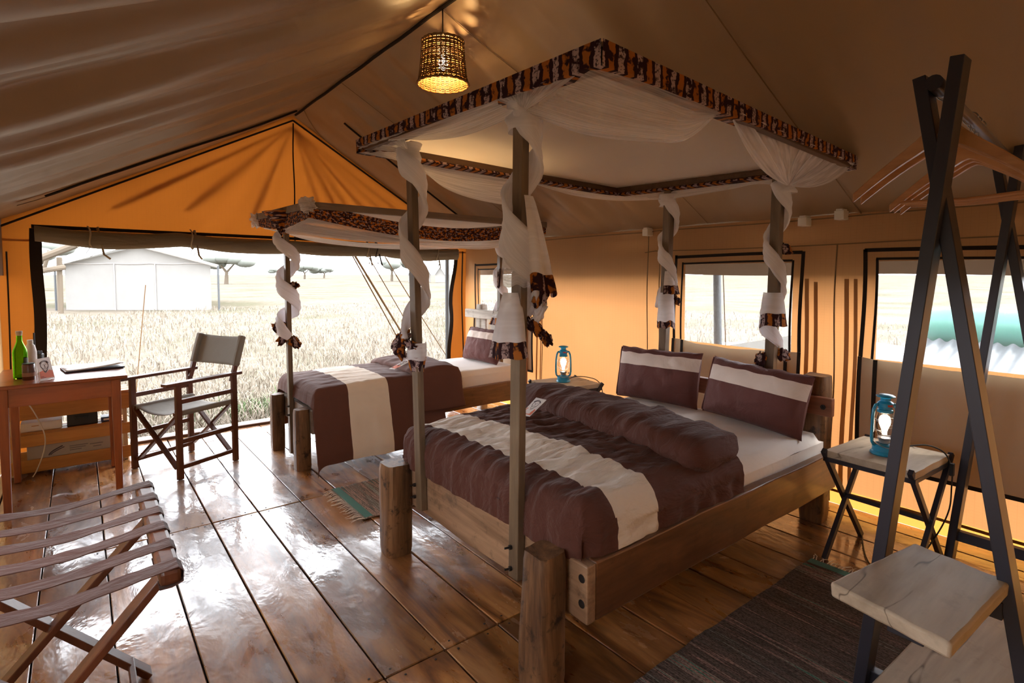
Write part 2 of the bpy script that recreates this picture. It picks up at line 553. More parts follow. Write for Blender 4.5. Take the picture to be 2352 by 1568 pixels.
def floor_mat():
    t = NT('varnished_plank'); b = t.bsdf
    v = t.coord('Object', (1, .16, 1), rnd=True)
    g = t.noise(v, 5.0, 5, .6, 2.2)
    f = t.noise(v, 42, 3, .6)
    g2 = t.math('ADD', t.math('MULTIPLY', g, .8), t.math('MULTIPLY', f, .2))
    c = t.ramp(g2, [(.32, (.075, .025, .008)), (.43, (.23, .088, .024)), (.54, (.41, .18, .052)), (.68, (.56, .29, .10))])
    rv = t.ramp(t.rnd, [(0, .62), (.5, .9), (1, 1.22)])
    c = t.mix(1.0, c, rv, 'MULTIPLY')
    # dark knots
    kn = t.noise(t.coord('Object', (1, .45, 1), rnd=True), 4.2, 2, .4, .8)
    km = t.ramp(kn, [(.66, 0.0), (.74, .75)])
    c = t.mix(km, c, (.05, .018, .008))
    cl = t.noise(t.coord('Object', (1, .22, 1), rnd=True), 3.2, 3, .5, 1.0)
    c = t.mix(t.ramp(cl, [(.50, 0.0), (.60, .72)]), c, (.075, .026, .010))
    t.link(c, b.inputs['Base Color'])
    sm = t.noise(t.coord('Object', (1, .45, 1), rnd=True), 6, 6, .62, .6)
    r = t.ramp(sm, [(.35, .22), (.5, .38), (.62, .60)])
    t.link(r, b.inputs['Roughness'])
    b.inputs['IOR'].default_value = 1.65
    b.inputs['Coat Weight'].default_value = 1.0
    b.inputs['Coat IOR'].default_value = 1.75
    r2 = t.ramp(sm, [(.35, .035), (.5, .12), (.64, .30)])
    t.link(r2, b.inputs['Coat Roughness'])
    h = t.math('ADD', t.math('MULTIPLY', t.noise(t.coord('Object', (1, .55, 1), rnd=True), 7.0, 4, .55, .35), 1.0), t.math('MULTIPLY', g2, .12))
    nb = t.bump(h, .30, .02)
    t.link(nb, b.inputs['Normal']); t.link(t.bump(h, .20, .02), b.inputs['Coat Normal'])
    return t.m
M['plank'] = floor_mat()
M['underfloor'] = plain('gap_shadow_board', (.010, .006, .004), .9)

def grass_mat():
    t = NT('dry_grassland'); b = t.bsdf
    v = t.coord('Object')
    n1 = t.noise(v, .22, 5, .6)
    n2 = t.noise(v, 3.5, 5, .7)
    c = t.ramp(n1, [(.36, (.120, .113, .080)), (.5, (.160, .138, .110)), (.62, (.168, .147, .121))])
    c2 = t.ramp(n2, [(.3, .78), (.5, .97), (.7, 1.1)])
    c = t.mix(1.0, c, c2, 'MULTIPLY')
    t.link(c, b.inputs['Base Color']); b.inputs['Roughness'].default_value = 1.0
    b.inputs['Specular IOR Level'].default_value = 0
    return t.m
M['grass'] = grass_mat()
M['blade'] = fabric('dry_grass_blade', (.25, .212, .165), .95, var=.16)
M['green_blade'] = fabric('green_grass_blade', (.10, .15, .06), .95, var=.3)

def rug_mat(name, stops):
    t = NT(name); b = t.bsdf
    v = t.coord('Object', (1, .03, 1))
    n = t.noise(v, 11, 5, .85)
    c = t.ramp(n, stops)
    w = t.noise(t.coord('Object', (220, 90, 1)), 1, 2)
    sp = t.ramp(w, [(.35, .45), (.6, 1.2)])
    c = t.mix(1.0, c, sp, 'MULTIPLY')
    t.link(c, b.inputs['Base Color']); b.inputs['Roughness'].default_value = .95
    b.inputs['Specular IOR Level'].default_value = .1
    t.link(t.bump(w, .6, .004), b.inputs['Normal'])
    return t.m
M['rug'] = rug_mat('rag_rug_weave', [(.30, (.02, .13, .10)), (.40, (.36, .35, .31)), (.47, (.14, .115, .10)), (.53, (.46, .31, .26)), (.58, (.10, .11, .10)), (.64, (.05, .20, .16)), (.72, (.55, .50, .44))])
M['rug_dark'] = rug_mat('rag_rug_weave_dark', [(.28, (.03, .20, .15)), (.36, (.28, .27, .24)), (.42, (.06, .05, .045)), (.48, (.16, .12, .105)), (.53, (.055, .048, .044)), (.58, (.34, .21, .18)), (.63, (.04, .19, .145)), (.72, (.42, .39, .35))])
# ================================================================== SETTING
XL, XR, YE, YB, RX, RZ = -0.45, 3.73, 5.66, -2.2, 1.70, 3.0
ZL, ZR = 1.86, 1.82

def roof_z(x):
    if x < RX: return ZL + (x - XL) * (RZ - ZL) / (RX - XL)
    return RZ + (x - RX) * (ZR - RZ) / (XR - RX)

# ---- floor: dark base with every plank its own piece
mb = MB(); mb.ext((XL - .1, YB - .1, -.12), (XR + .1, YE + .12, -.034))
floor = struct(mb.build('floor', M['underfloor']))
PW, PG = .2515, .006
xs = []
x = .57
while x > XL: x -= PW
while x < XR + .05:
    xs.append(x); x += PW
ys = [-2.2, -1.76, .015, 1.79, 3.565, 5.34, 5.70]
plank_cache = {}
def plank_mesh(L):
    if L not in plank_cache:
        m = MB(); m.box((0, 0, -.017), (PW - PG, L - .008, .034))
        o = m.build('plank', M['plank'], None, bevel=.003)
        plank_cache[L] = o.data
        bpy.data.objects.remove(o)
    return plank_cache[L]
rnd = random.Random(3)
for i, x in enumerate(xs):
    for j in range(len(ys) - 1):
        L = round(ys[j + 1] - ys[j], 3)
        o = bpy.data.objects.new('plank', plank_mesh(L))
        col.objects.link(o); o.parent = floor
        o.location = (x + PW / 2 + rnd.uniform(-.001, .001), (ys[j] + ys[j + 1]) / 2, rnd.uniform(-.003, 0))
        o.rotation_euler = (rnd.uniform(-.0008, .0008), rnd.uniform(-.006, .006), 0)
        b = o.modifiers.new('bevel', 'BEVEL'); b.width = .003; b.segments = 1; b.limit_method = 'ANGLE'
# heads of floor nails by the plank ends
nail = MB(); nail.lathe([(.0, .0015), (.004, .001), (.005, 0)], n=8)
nail_o = nail.build('nail_head', M['bolt'], floor, world=False)
nd = nail_o.data
first = True
for x in xs[2:14]:
    for y in (1.79, 3.565):
        for dx in (.05, .2):
            for dy in (-.03, .03):
                o = nail_o if first else bpy.data.objects.new('nail_head', nd)
                if not first:
                    col.objects.link(o); o.parent = floor
                first = False
                o.location = (x + dx + rnd.uniform(-.02, .02), y + dy, .0002)

# ---- roof inside: two sloping cloth sides with folds running down the slope
def roof_disp(x, y):
    left = x < RX
    v = (RX - x) / (RX - XL) if left else (x - RX) / (XR - RX)
    a = .085 if left else .055
    sp = y * 3.3 + .35 * v + .25 * nz(y * .8, v * 1.3)
    f = nz(sp, 3.1 if left else 9.4, v * .3) + .45 * nz(sp * 2.1, 1.7, v * .4) + .10 * nz(sp * 5.1, 6.2, v * .6)
    a *= .22 + .78 * min(1, max(0, (5.0 - y) / .9))
    env = min(1, v * 4) ** .6 * min(1, max(0, 1 - v) * 7) ** .6
    return a * 1.5 * f * (.12 + .88 * env) - .02 * sin(pi * v)
def roof_fn(side):
    def fn(u, v):
        y = YB + (YE + .06 - YB) * u
        x = RX + ((XL if side == 'L' else XR) - RX) * v
        return (x, y, roof_z(x) + roof_disp(x, y))
    return fn
mb = MB()
mb.grid(roof_fn('L'), 300, 18)
mb.grid(roof_fn('R'), 300, 18)
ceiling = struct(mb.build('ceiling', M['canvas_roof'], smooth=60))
# ridge rope, pole sleeves and stitched seams
def onroof(x, y, d=.012):
    return (x, y, roof_z(x) - d + roof_disp(x, y))
def strip(pts, w, nrm, mat, name, parent, th=.003):
    """flat webbing: pts polyline, width vector direction found from nrm"""
    m = MB(); n = Vector(nrm).normalized()
    P = []
    for i, p in enumerate(pts):
        p = Vector(p)
        a = Vector(pts[max(0, i - 1)]); b = Vector(pts[min(len(pts) - 1, i + 1)])
        t = (b - a).normalized(); s_ = t.cross(n).normalized()
        P += [p - s_ * w / 2 - n * th / 2, p + s_ * w / 2 - n * th / 2, p + s_ * w / 2 + n * th / 2, p - s_ * w / 2 + n * th / 2]
    F = []
    for i in range(len(pts) - 1):
        for j in range(4):
            F.append((i * 4 + j, i * 4 + (j + 1) % 4, i * 4 + 4 + (j + 1) % 4, i * 4 + 4 + j))
    k = (len(pts) - 1) * 4
    F += [(3, 2, 1, 0), (k, k + 1, k + 2, k + 3)]
    m.add(P, F)
    return m.build(name, mat, parent)
m = MB(); m.tube([(RX, y, RZ - .02 + .003 * sin(y * 9)) for y in np.linspace(YB, 5.55, 40)], .011, 6)
m.build('ridge_rope', M['piping'], ceiling)
m = MB(); m.tube([onroof(x, 4.83 + .235 * (x + .154), .02) for x in np.linspace(-.154, 1.62, 50)], .009, 6)
m.build('pole_sleeve', M['piping'], ceiling)
m = MB(); m.tube([onroof(x, 4.97 + .075 * (x - 1.954), .02) for x in np.linspace(1.954, 3.40, 24)], .009, 6)
m.build('pole_sleeve', M['piping'], ceiling)
def fan_seam(pts, w=.006):
    return strip(pts, w, (.4, 0, -1), M['seam'], 'stitched_seam', ceiling)
fan_seam([onroof(x, 2.80 - .23 * (x - 1.85)) for x in np.linspace(1.72, 3.72, 16)])
fan_seam([onroof(x, 1.44 - .07 * (x - 2.3)) for x in np.linspace(1.72, 3.72, 16)])
fan_seam([onroof(x, 4.45 - .02 * x) for x in np.linspace(1.72, 3.7, 16)])
strip([onroof(x, 5.62 - .30 * max(0, (1 - (x - 1.70) / .35)) ** 2) for x in np.linspace(1.72, 2.0, 8)], .006, (.4, 0, -1), M['seam'], 'stitched_seam', ceiling)
# wooden-coloured battens behind valance cloth under the sleeve
m = MB()
m.grid(lambda u, v: (onroof(-.30 + 1.95 * u, 4.80 + .235 * (-.30 + 1.95 * u + .154) + (.06 + .10 * v) + .10 * v, .03 - .012 * v + .004 * sin(19 * u))), 40, 3)
m.build('sleeve_flap', M['canvas_roof'], ceiling, smooth=True)

# ---- outer fly sheet that shades roof and upper walls
m = MB()
FX = 3.90
def fly(sgn):
    def fn(u, v):
        y = YB - .5 + (YE + .25 - YB + .5) * u
        x = RX + sgn * (FX - RX + (.0 if sgn > 0 else -.05)) * v
        return (x, y, RZ + .17 - abs(x - RX) * .565 + .01 * nz(y * 1.2, v * 3))
    return fn
m.grid(fly(1), 30, 8); m.grid(fly(-1), 30, 8)
for sgn in (1, -1):
    xe = RX + sgn * (FX - RX + (.0 if sgn > 0 else -.05)); ze = RZ + .17 - abs(xe - RX) * .565
    m.grid(lambda u, v: (xe + .01 * sin(u * 40), YB - .5 + (YE + .25 - YB + .5) * u, ze + (1.444 - ze) * v + .006 * v * sin(u * 31)), 60, 3)
struct(m.build('roof_fly', M['canvas_fly'], smooth=60), 'outer brown fly sheet over the tent')

# ---- side wall, end wall, rear and opposite wall
WIN_R = [(4.42, 5.34, .95, 1.50), (1.735, 2.56, .93, 1.525), (.34, 1.235, .945, 1.525)]
def wall_side(xw, name, wins, sgn):
    ylines = sorted(set([YB, YE] + [w[0] for w in wins] + [w[1] for w in wins]))
    zt = ZR if sgn > 0 else ZL
    zl = sorted(set([0.0, .10, zt] + [w[2] for w in wins] + [w[3] for w in wins]))
    m = MB()
    def off(y, z):
        d = .016 * nz(y * 2.2, z * .5, 4.0) + .008 * nz(y * 6, z * .9, 8)
        return -sgn * (d + .012) * min(1, z * 3) * (1 if z < zt - .05 else .2)
    for a in range(len(ylines) - 1):
        for b in range(len(zl) - 1):
            y0, y1, z0, z1 = ylines[a], ylines[a + 1], zl[b], zl[b + 1]
            ym, zm = (y0 + y1) / 2, (z0 + z1) / 2
            if any(w[0] < ym < w[1] and w[2] < zm < w[3] for w in wins):
                continue
            nu = max(1, int((y1 - y0) / .06)); nv = max(1, int((z1 - z0) / .1))
            m.grid(lambda u, v: (xw + off(y0 + (y1 - y0) * u, z0 + (z1 - z0) * v), y0 + (y1 - y0) * u, z0 + (z1 - z0) * v), nu, nv, mi=1 if z1 <= .101 else 0)
    return struct(m.build(name, [M['canvas_wall'], M['canvas_skirt']] if sgn > 0 else [M['canvas_shaded'], M['canvas_shaded']], smooth=True))
wall_right = wall_side(XR, 'wall_right', WIN_R, 1)
wall_left = wall_side(XL - .035, 'wall_left', [(.34, 1.235, .85, 1.55), (1.735, 2.56, .85, 1.55)], -1)
# horizontal and vertical stitched seams on the right wall
for z in (1.80, 1.635):
    strip([(XR - .032 - .004 * sin(y * 7), y, z + .006 * sin(y * 2.3) + (.0 if y < 2.9 else -.012)) for y in np.linspace(YB + .1, 2.93 if z < 1.7 else 5.6, 50)], .007, (1, 0, 0), M['seam'], 'stitched_seam', wall_right)
for y in (2.90, 1.46, 4.22, 2.78):
    strip([(XR - .034, y + .006 * sin(z * 6), z) for z in np.linspace(.02, 1.8 if y > 2 else 1.63, 20)], .008, (1, 0, 0), M['seam'], 'stitched_seam', wall_right)
def sheet_strip(pts, w, name, mat, parent):
    m = MB(); k = len(pts)
    P = []
    for p in pts: P += [(p[0], p[1] - w / 2, p[2]), (p[0], p[1] + w / 2, p[2])]
    m.add(P, [(2 * i, 2 * i + 1, 2 * i + 3, 2 * i + 2) for i in range(k - 1)])
    return m.build(name, mat, parent)
for y, z0, z1, w in ((1.63, .12, 1.42, .020), (1.575, .12, 1.40, .018), (1.395, .12, 1.42, .020), (1.345, .12, 1.42, .016), (4.30, .3, 1.4, .016), (4.24, .25, 1.45, .012), (2.70, .3, 1.3, .010)):
    sheet_strip([(XR - .034, y + .006 * sin(z * 5), z) for z in np.linspace(z0, z1, 14)], w * 1.3, 'webbing_strap', M['strap'], wall_right)  # inner strips stand in for shadows of straps outside the cloth
strip([(XR - .030, y, .095 + .003 * sin(y * 8)) for y in np.linspace(YB + .1, 4.3, 50)], .016, (1, 0, 0), M['strap'], 'skirt_band', wall_right)

# end wall with the wide opening
EW0, EW1, EWT = -.235, 3.50, 1.72
m = MB()
def end_off(x, z):
    d = .012 * nz(x * 3, z * 1.2, 2.0)
    if z > 1.7:
        a = atan2(x - RX, 3.0 - z)
        r = sqrt((x - RX) ** 2 + (3.0 - z) ** 2)
        amp = .060 if a > 0 else .030
        d += amp * min(1, r * 1.2) * (nz(a * 9, 3.3) + .5 * nz(a * 21, 7.7)) * max(0, 1 - r * .35)
    return -d
def wr_edge(z):
    return EW1 + .07 * max(0, (z - 1.1)) / .6 + (-.045 * max(0, 1.0 - z)) + .012 * sin(z * 9)
m.grid(lambda u, v: (XL - .06 + (EW0 - XL + .06) * u, YE + end_off(u * .2 + 5, v * 1.72), 1.72 * v), 6, 24)
def rstrip(u, v):
    z = 1.72 * v; e = wr_edge(z)
    return (e + (XR - e) * u, YE + end_off(u * .3 + 9, z) , z)
m.grid(rstrip, 8, 24)
def gable(u, v):
    x = XL + (XR - XL) * u
    top = roof_z(x) + .004
    z0 = 1.70 + .10 * max(0, .5 - abs(u - .45)) ** .5 * 0
    z = z0 + (max(top, z0 + .001) - z0) * v
    return (x, YE + end_off(x, z), z)
m.grid(gable, 120, 22)
wall_end = struct(m.build('wall_end', M['canvas_end'], smooth=True))
strip([(RX + .004 * sin(z * 9), YE - .022, z) for z in np.linspace(1.75, 2.92, 14)], .012, (0, 1, 0), M['piping'], 'gable_seam', wall_end)
# gathered pleats: a second layer of cloth fanning down from the apex
def pleat(xb, zb, w):
    m = MB(); P = []; n = 14
    for i in range(n + 1):
        f = i / n
        x = RX + (xb - RX) * f; z = 2.90 + (zb - 2.90) * f; ww = (.012 + w * f) * (1 - .6 * max(0, f - .8) / .2)
        d = .018 + .01 * sin(pi * f)
        P += [(x - ww / 2, YE + d, z), (x, YE + d + .012, z), (x + ww / 2, YE + d, z)]
    F = []
    for i in range(n):
        for j in range(2):
            F.append((i * 3 + j, i * 3 + j + 1, i * 3 + j + 4, i * 3 + j + 3))
    m.add(P, F); m.build('pleat', M['canvas_end'], wall_end, smooth=True)
for xb, zb, w in ((2.02, 1.95, .03), (2.20, 2.0, .045), (2.36, 1.98, .03), (2.55, 2.02, .05), (2.74, 2.05, .035), (2.90, 2.1, .04), (1.30, 1.95, .05), (.78, 2.02, .09), (.25, 2.0, .10)):
    pleat(xb, zb, w)
for s_ in (-1, 1):
    xe = XL if s_ < 0 else XR
    m = MB(); m.tube([(RX + (xe - RX) * t, YE - .03, roof_z(RX + (xe - RX) * t) - .055) for t in np.linspace(0, 1, 20)], .009, 6)
    m.build('rake_piping', M['piping'], wall_end)
m = MB(); m.tube([(XL + .012 + .02 * sin(z), YE - .025, z) for z in np.linspace(0, 1.62, 12)], .006, 6)
m.build('corner_seam', M['piping'], wall_end)
m = MB(); m.tube([(3.655 + .01 * sin(z * 4), YE - .028, z) for z in np.linspace(0, 1.72, 12)], .008, 6)
m.build('corner_seam', M['piping'], wall_end)
# rear wall closes the tent behind the camera
m = MB()
m.grid(lambda u, v: (XL + (XR - XL) * u, YB, v * (roof_z(XL + (XR - XL) * u))), 40, 12)
struct(m.build('wall_rear', M['canvas_shaded'], smooth=True))

# ---- wide end opening: dark border, rolled-up flap with ties, threshold
win1 = bpy.data.objects.new('window_1', None); col.objects.link(win1); win1.location = (1.6, YE, 0); struct(win1)
strip([(EW0 - .01 + (.035 if z < 1.5 else .0) * (1 - z / 1.5) * 0 + .006 * sin(z * 7), YE - .03, z) for z in np.linspace(0.02, 1.80, 20)], .075, (0, 1, 0), M['piping'], 'border_strip', win1)
strip([(wr_edge(z) - .01, YE - .03, z) for z in np.linspace(0.02, 1.70, 26)], .05, (0, 1, 0), M['piping'], 'border_strip', win1)
strip([(x, YE - .035, 1.815 - .035 * ((x + .25) / 3.8) - .055 * max(0, (x - 1.8) / 1.8)) for x in np.linspace(-.27, 3.6, 30)], .028, (0, 1, 0), M['piping'], 'border_strip', win1)
def roll_c(x):
    t = (x + .25) / 3.82
    sag = .028 * abs(sin(t * pi * 4.0)) + .012 * nz(x * 2)
    return 1.755 - .072 * t - sag * .8
m = MB()
def rollfn(u, v):
    x = -.25 + 3.80 * u; a = 2 * pi * v
    r = .062 + .010 * nz(x * 3, 5) + .007 * nz(x * 2, cos(a) * 2, sin(a) * 2) + .004 * sin(a * 3 + x * 4)
    return (x, YE - .075 + r * .75 * cos(a), roll_c(x) + r * 1.0 * sin(a))
m.grid(rollfn, 110, 18)
m.build('rolled_flap', M['roll'], win1, smooth=True)
# brown flap inner hem above the roll
m = MB(); m.grid(lambda u, v: (-.2 + 3.7 * u, YE - .045 - .03 * v, 1.80 - .05 * u - .07 * v - .03 * max(0, u - .5)), 40, 2)
m.build('flap_hem', M['canvas_roof'], win1, smooth=True)
def tie(x, dx, dark=False):
    zc = roll_c(x) ; m = MB()
    pts = []
    for k in range(15):
        a = -.35 * pi + 1.7 * pi * k / 14
        pts.append((x + dx * (k / 14 - .5) * .8 + .01 * sin(k), YE - .078 - .068 * sin(a + .5 * pi) * .9, zc + .015 - .10 * sin(a) * (1 if sin(a) < 0 else .8)))
    pts.append((x + dx, YE - .15, zc - .12)); pts.append((x + dx * 1.6, YE - .14, zc - .155))
    m.tube(pts, .008, 6, flat=.35)
    m.tube([(x - dx * .2, YE - .15, zc - .06), (x - dx * .6, YE - .155, zc - .11), (x - dx * .2, YE - .15, zc - .14), (x + dx * .3, YE - .15, zc - .10)], .006, 6, flat=.4)
    m.build('tie_strap', M['piping'] if dark else M['tie'], win1, smooth=True)
tie(.10, .07); tie(.80, .04); tie(2.42, .02); tie(2.52, .03, True); tie(3.26, .015)
m = MB(); m.ext((EW0 - .1, YE - .03, -.03), (XR, YE + .03, .022))
m.build('threshold', wood('threshold_wood', (.05, .022, .012), (.12, .055, .03), 'x', 6, .5), win1, bevel=.004)

# ---- windows in the right wall: dark webbing frame, half-lowered canvas flap, insect screen
def side_window(n, y0, y1, zb, zt, seed, drop=.32, wide=.0):
    w = bpy.data.objects.new('window_%d' % n, None); col.objects.link(w); w.location = (XR, (y0 + y1) / 2, zb); struct(w)
    xo = XR - .036
    def rect(a0, a1, b0, b1, wd, nm):
        wob = lambda t: .008 * sin(t * 5 + seed)
        strip([(xo, a1 + wob(z), z) for z in np.linspace(b0, b1 + wd / 2, 12)], wd, (1, 0, 0), M['piping'], nm, w)
        strip([(xo, a0 + wob(z), z) for z in np.linspace(b0, b1 + wd / 2, 12)], wd, (1, 0, 0), M['piping'], nm, w)
        strip([(xo, y, b1 + .006 * sin(y * 3 + seed)) for y in np.linspace(a0, a1, 12)], wd, (1, 0, 0), M['piping'], nm, w)
    rect(y0 - .07, y1 + .07, zb, zt + .06, .022, 'border_strip')
    rect(y0 - .008, y1 + .008, zb, zt + .008, .014, 'inner_border')
    # lowered flap: a cloth pocket whose upper edge sags
    m = MB()
    def flap(u, v):
        y = y0 - .08 + (y1 - y0 + .16) * u
        z = (zb - .045 * sin(pi * u) * .55 + .012 * nz(u * 5, seed) + .012) * (1 - v) + drop * v
        return (XR - .046 - .018 * sin(pi * v) * (.5 + .5 * nz(u * 3, v * 2, seed)) - .03 * (1 - v) * sin(pi * u) * .6, y, z)
    m.grid(flap, 30, 14)
    f = m.build('lower_flap', M['canvas_flap'], w, smooth=True)
    for yy in (y0 - .072, y0 + .012, y1 - .012, y1 + .072):
        u = (yy - y0 + .08) / (y1 - y0 + .16)
        pts = [flap(u, v) for v in np.linspace(0, 1, 12)]
        strip([(p[0] - .006, p[1], p[2]) for p in pts], .022, (1, 0, 0), M['piping'], 'flap_binding', f)
    pts = [flap(u, 1) for u in np.linspace(0, 1, 12)]
    strip([(p[0] - .006, p[1], p[2]) for p in pts], .022, (1, 0, 0), M['piping'], 'flap_binding', f)
    m = MB(); m.grid(lambda u, v: (XR - .008 + .004 * nz(u * 4, v * 4, seed), y0 + (y1 - y0) * u, zb - .1 + (zt - zb + .1) * v), 12, 8)
    m.build('insect_screen', M['screen'], w, smooth=True)
    return w
side_window(2, *WIN_R[0], 1.0, drop=.44)
side_window(3, *WIN_R[1], 2.3)
side_window(4, *WIN_R[2], 4.1)

# ---- small wooden blocks under the eave
for i, (y, z, lab) in enumerate(((1.646, 1.782, 'small pale block under the eave beside the bed canopy corner'), (1.43, 1.806, 'small pale block under the eave beside the wooden hangers'), (2.885, 1.787, 'small pale block under the eave behind the back canopy post'))):
    m = MB(); m.box((XR - .06, y, z), (.075, .055, .055))
    m.box((XR - .06, y, z + .033), (.07, .04, .012))
    o = m.build('eave_block', M['white'], None, bevel=.004)
    tag(o, lab, 'block', 'blocks under the eave')
# ================================================================== OUTDOORS
GZ = -.35
m = MB()
def gnd(u, v):
    x = -500 + 1500 * u; y = -400 + 1600 * v
    return (x, y, GZ + (.35 * nz(x * .03, y * .03) if y > 14 or x > 16 else 0))
m.grid(gnd, 120, 120)
ground = struct(m.build('ground', M['grass'], smooth=True), 'pale dry grassland around the tent')
# deck edge in front of the opening
m = MB(); m.ext((XL - .3, YE + .13, -.10), (XR + .5, YE + .32, -.03))
struct(m.build('deck_edge', wood('bleached_deck', (.42, .32, .22), (.62, .50, .36), 'x', 5, .7)), 'bleached deck board outside the opening')

def blades(name, region, count, hmin, hmax, mat, label, seed, wid=.006):
    r = random.Random(seed); V = []; F = []
    for k in range(count):
        x, y = region(r)
        h = r.uniform(hmin, hmax) * (.6 + .6 * (nz(x * .5, y * .5, seed) + .5))
        a = r.uniform(0, 2 * pi); w = wid * r.uniform(.6, 1.5) * (1 + .06 * (x * x + y * y) ** .5)
        lx, ly = cos(a) * h * r.uniform(.15, .8), sin(a) * h * r.uniform(.15, .8)
        dx, dy = -sin(a) * w, cos(a) * w
        n = len(V)
        z0 = GZ - .02
        V += [(x - dx, y - dy, z0), (x + dx, y + dy, z0), (x + lx * .4 + dx * .6, y + ly * .4 + dy * .6, z0 + h * .7), (x + lx * .4 - dx * .6, y + ly * .4 - dy * .6, z0 + h * .7), (x + lx, y + ly, z0 + h * .95)]
        F += [(n, n + 1, n + 2, n + 3), (n + 3, n + 2, n + 4)]
    m = MB(); m.add(V, F)
    return tag(m.build(name, mat), label, 'grass', kind='stuff')
def reg_end(r):
    y = 6.2 + 24 * r.random() ** 1.8
    return r.uniform(-.4 - (y - 6) * .03, 4.0 + (y - 6) * .95), y
def reg_side(r):
    x = 4.6 + 18 * r.random() ** 1.8
    return x, r.uniform(x * .12, x * 1.15)
blades('dry_grass', reg_end, 30000, .08, .30, M['blade'], 'dry pale grass beyond the wide opening', 5)
blades('dry_grass', reg_side, 12000, .08, .28, M['blade'], 'dry pale grass outside the side windows', 6)
blades('green_grass', lambda r: (r.gauss(1.9, .5), r.gauss(7.6, .35)), 1500, .06, .2, M['green_blade'], 'green tuft growing near the wide opening', 8)

# neighbouring tent seen through the opening
def bearing(u, d, z):
    """field point on a compass bearing: sideways step per unit u, d metres out"""
    yaw = radians(38.1); r = (u - 1176) / 1270 * d
    return (cos(yaw) * r + sin(yaw) * d, -sin(yaw) * r + cos(yaw) * d, z)
def far_tent(uL, uR, d, dep, hz_e, hz_r, label, name='safari_tent', detail=True):
    a = Vector(bearing(uL, d, GZ)); b = Vector(bearing(uR, d, GZ))
    ex = (b - a); L = ex.length; ex.normalize(); ey = Vector((b.x, b.y, 0)).normalized()
    t = thing(name, label, 'tent', tuple((a + b) / 2))
    def pt(s, q, z): return a + ex * s + ey * q + Vector((0, 0, z - GZ + 0.0))
    m = MB()
    m.add([pt(0, 0, GZ), pt(L, 0, GZ), pt(L, 0, hz_e), pt(L * .5, 0, hz_r), pt(0, 0, hz_e)], [(0, 1, 2, 3, 4)])
    m.add([pt(0, dep, GZ), pt(L, dep, GZ), pt(L, dep, hz_e), pt(L * .5, dep, hz_r), pt(0, dep, hz_e)], [(0, 1, 2, 3, 4)])
    m.add([pt(0, 0, GZ), pt(0, dep, GZ), pt(0, dep, hz_e), pt(0, 0, hz_e)], [(0, 1, 2, 3)])
    m.add([pt(L, 0, GZ), pt(L, dep, GZ), pt(L, dep, hz_e), pt(L, 0, hz_e)], [(0, 1, 2, 3)])
    m.build('wall', M['canvas_white'], t)
    m = MB()
    e = L * .05
    for s0, s1, z0, z1 in ((-e, L * .5, hz_e - .12, hz_r + .12), (L + e, L * .5, hz_e - .12, hz_r + .12)):
        m.add([pt(s0, -.5, z0), pt(s1, -.5, z1), pt(s1, dep + .5, z1), pt(s0, dep + .5, z0), pt(s0, -.5, z0 - .06), pt(s0, dep + .5, z0 - .06)], [(0, 1, 2, 3), (4, 0, 3, 5)])
    m.build('roof', M['canvas_white'] if detail else M['thatch'], t)
    if detail:
        for s_ in (-e, L + e):
            m = MB(); m.tube([pt(s_, -.5, GZ), pt(s_, -.5, hz_e - .1)], .05, 6); m.build('corner_pole', M['pole'], t)
        for s_ in (L * .34, L * .62):
            m = MB(); m.tube([pt(s_, -.03, GZ), pt(s_, -.03, hz_e)], .03, 6); m.build('seam', M['carton'], t)
        m = MB(); m.tube([pt(L * (i / 12), -.03, hz_e + .02 * sin(i * 2)) for i in range(13)], .03, 6); m.build('seam', M['carton'], t)
        m = MB(); m.tube([pt(L * .5, -.5, hz_r + .1), pt(L + e, -.5, hz_e - .12)], .07, 6); m.build('roof_edge', M['carton'], t)
    return t
far_tent(150, 485, 27.0, 7.0, 1.95, 2.75, 'large pale neighbouring tent out on the grassland')
for u, d, lab in ((938, 120, 'tiny far tent left of the wooden canopy post'), (968, 124, 'tiny pale far tent just right of the wooden post'), (1000, 118, 'tiny far tent beside the grey opening pole')):
    far_tent(u, u + 22, d, 3, 1.4, 2.9, lab, detail=False)
# timber canopy posts at the left of the neighbouring tent
t = thing('timber_shelter', 'weathered timber shelter frame leaning at the neighbouring tent left side', 'shelter', bearing(118, 25, GZ))
m = MB(); m.tube([bearing(85, 24, 2.05), bearing(180, 24.5, 2.75)], .16, 8); m.build('roof_pole', M['trunk'], t)
m = MB(); m.tube([bearing(85, 24, 1.55), bearing(150, 25, 1.75)], .12, 8); m.build('roof_pole', M['trunk'], t)
m = MB(); m.tube([bearing(137, 25, GZ), bearing(139, 25, 2.2)], .11, 8); m.build('post', M['trunk'], t)
m = MB(); m.tube([bearing(118, 25, 2.5), bearing(100, 25, 1.5)], .08, 8); m.build('brace', M['trunk'], t)

# acacias on the horizon
def acacia(u, d, h, w, lab):
    base = bearing(u, d, GZ)
    t = thing('acacia_tree', lab, 'tree', base, group='acacias on the horizon')
    m = MB()
    m.tube([base, (base[0] + .1, base[1], GZ + h * .45), (base[0] - w * .15, base[1], GZ + h * .8)], [.38, .28, .12], 6)
    m.tube([(base[0] + .1, base[1], GZ + h * .45), (base[0] + w * .22, base[1], GZ + h * .82)], [.22, .10], 6)
    m.build('trunk', M['trunk'], t)
    m = MB(); r = random.Random(int(u))
    for k in range(9):
        cx_, cy_ = r.uniform(-.4, .4) * w, r.uniform(-.3, .3) * w; rr = w * r.uniform(.14, .26)
        c = (base[0] + cx_, base[1] + cy_, GZ + h * r.uniform(.72, .95))
        m.lathe([(rr * sin(pi * i / 6) + .001, -rr * .5 * cos(pi * i / 6)) for i in range(7)], c, 10)
    m.build('crown', M['foliage'], t, smooth=True)
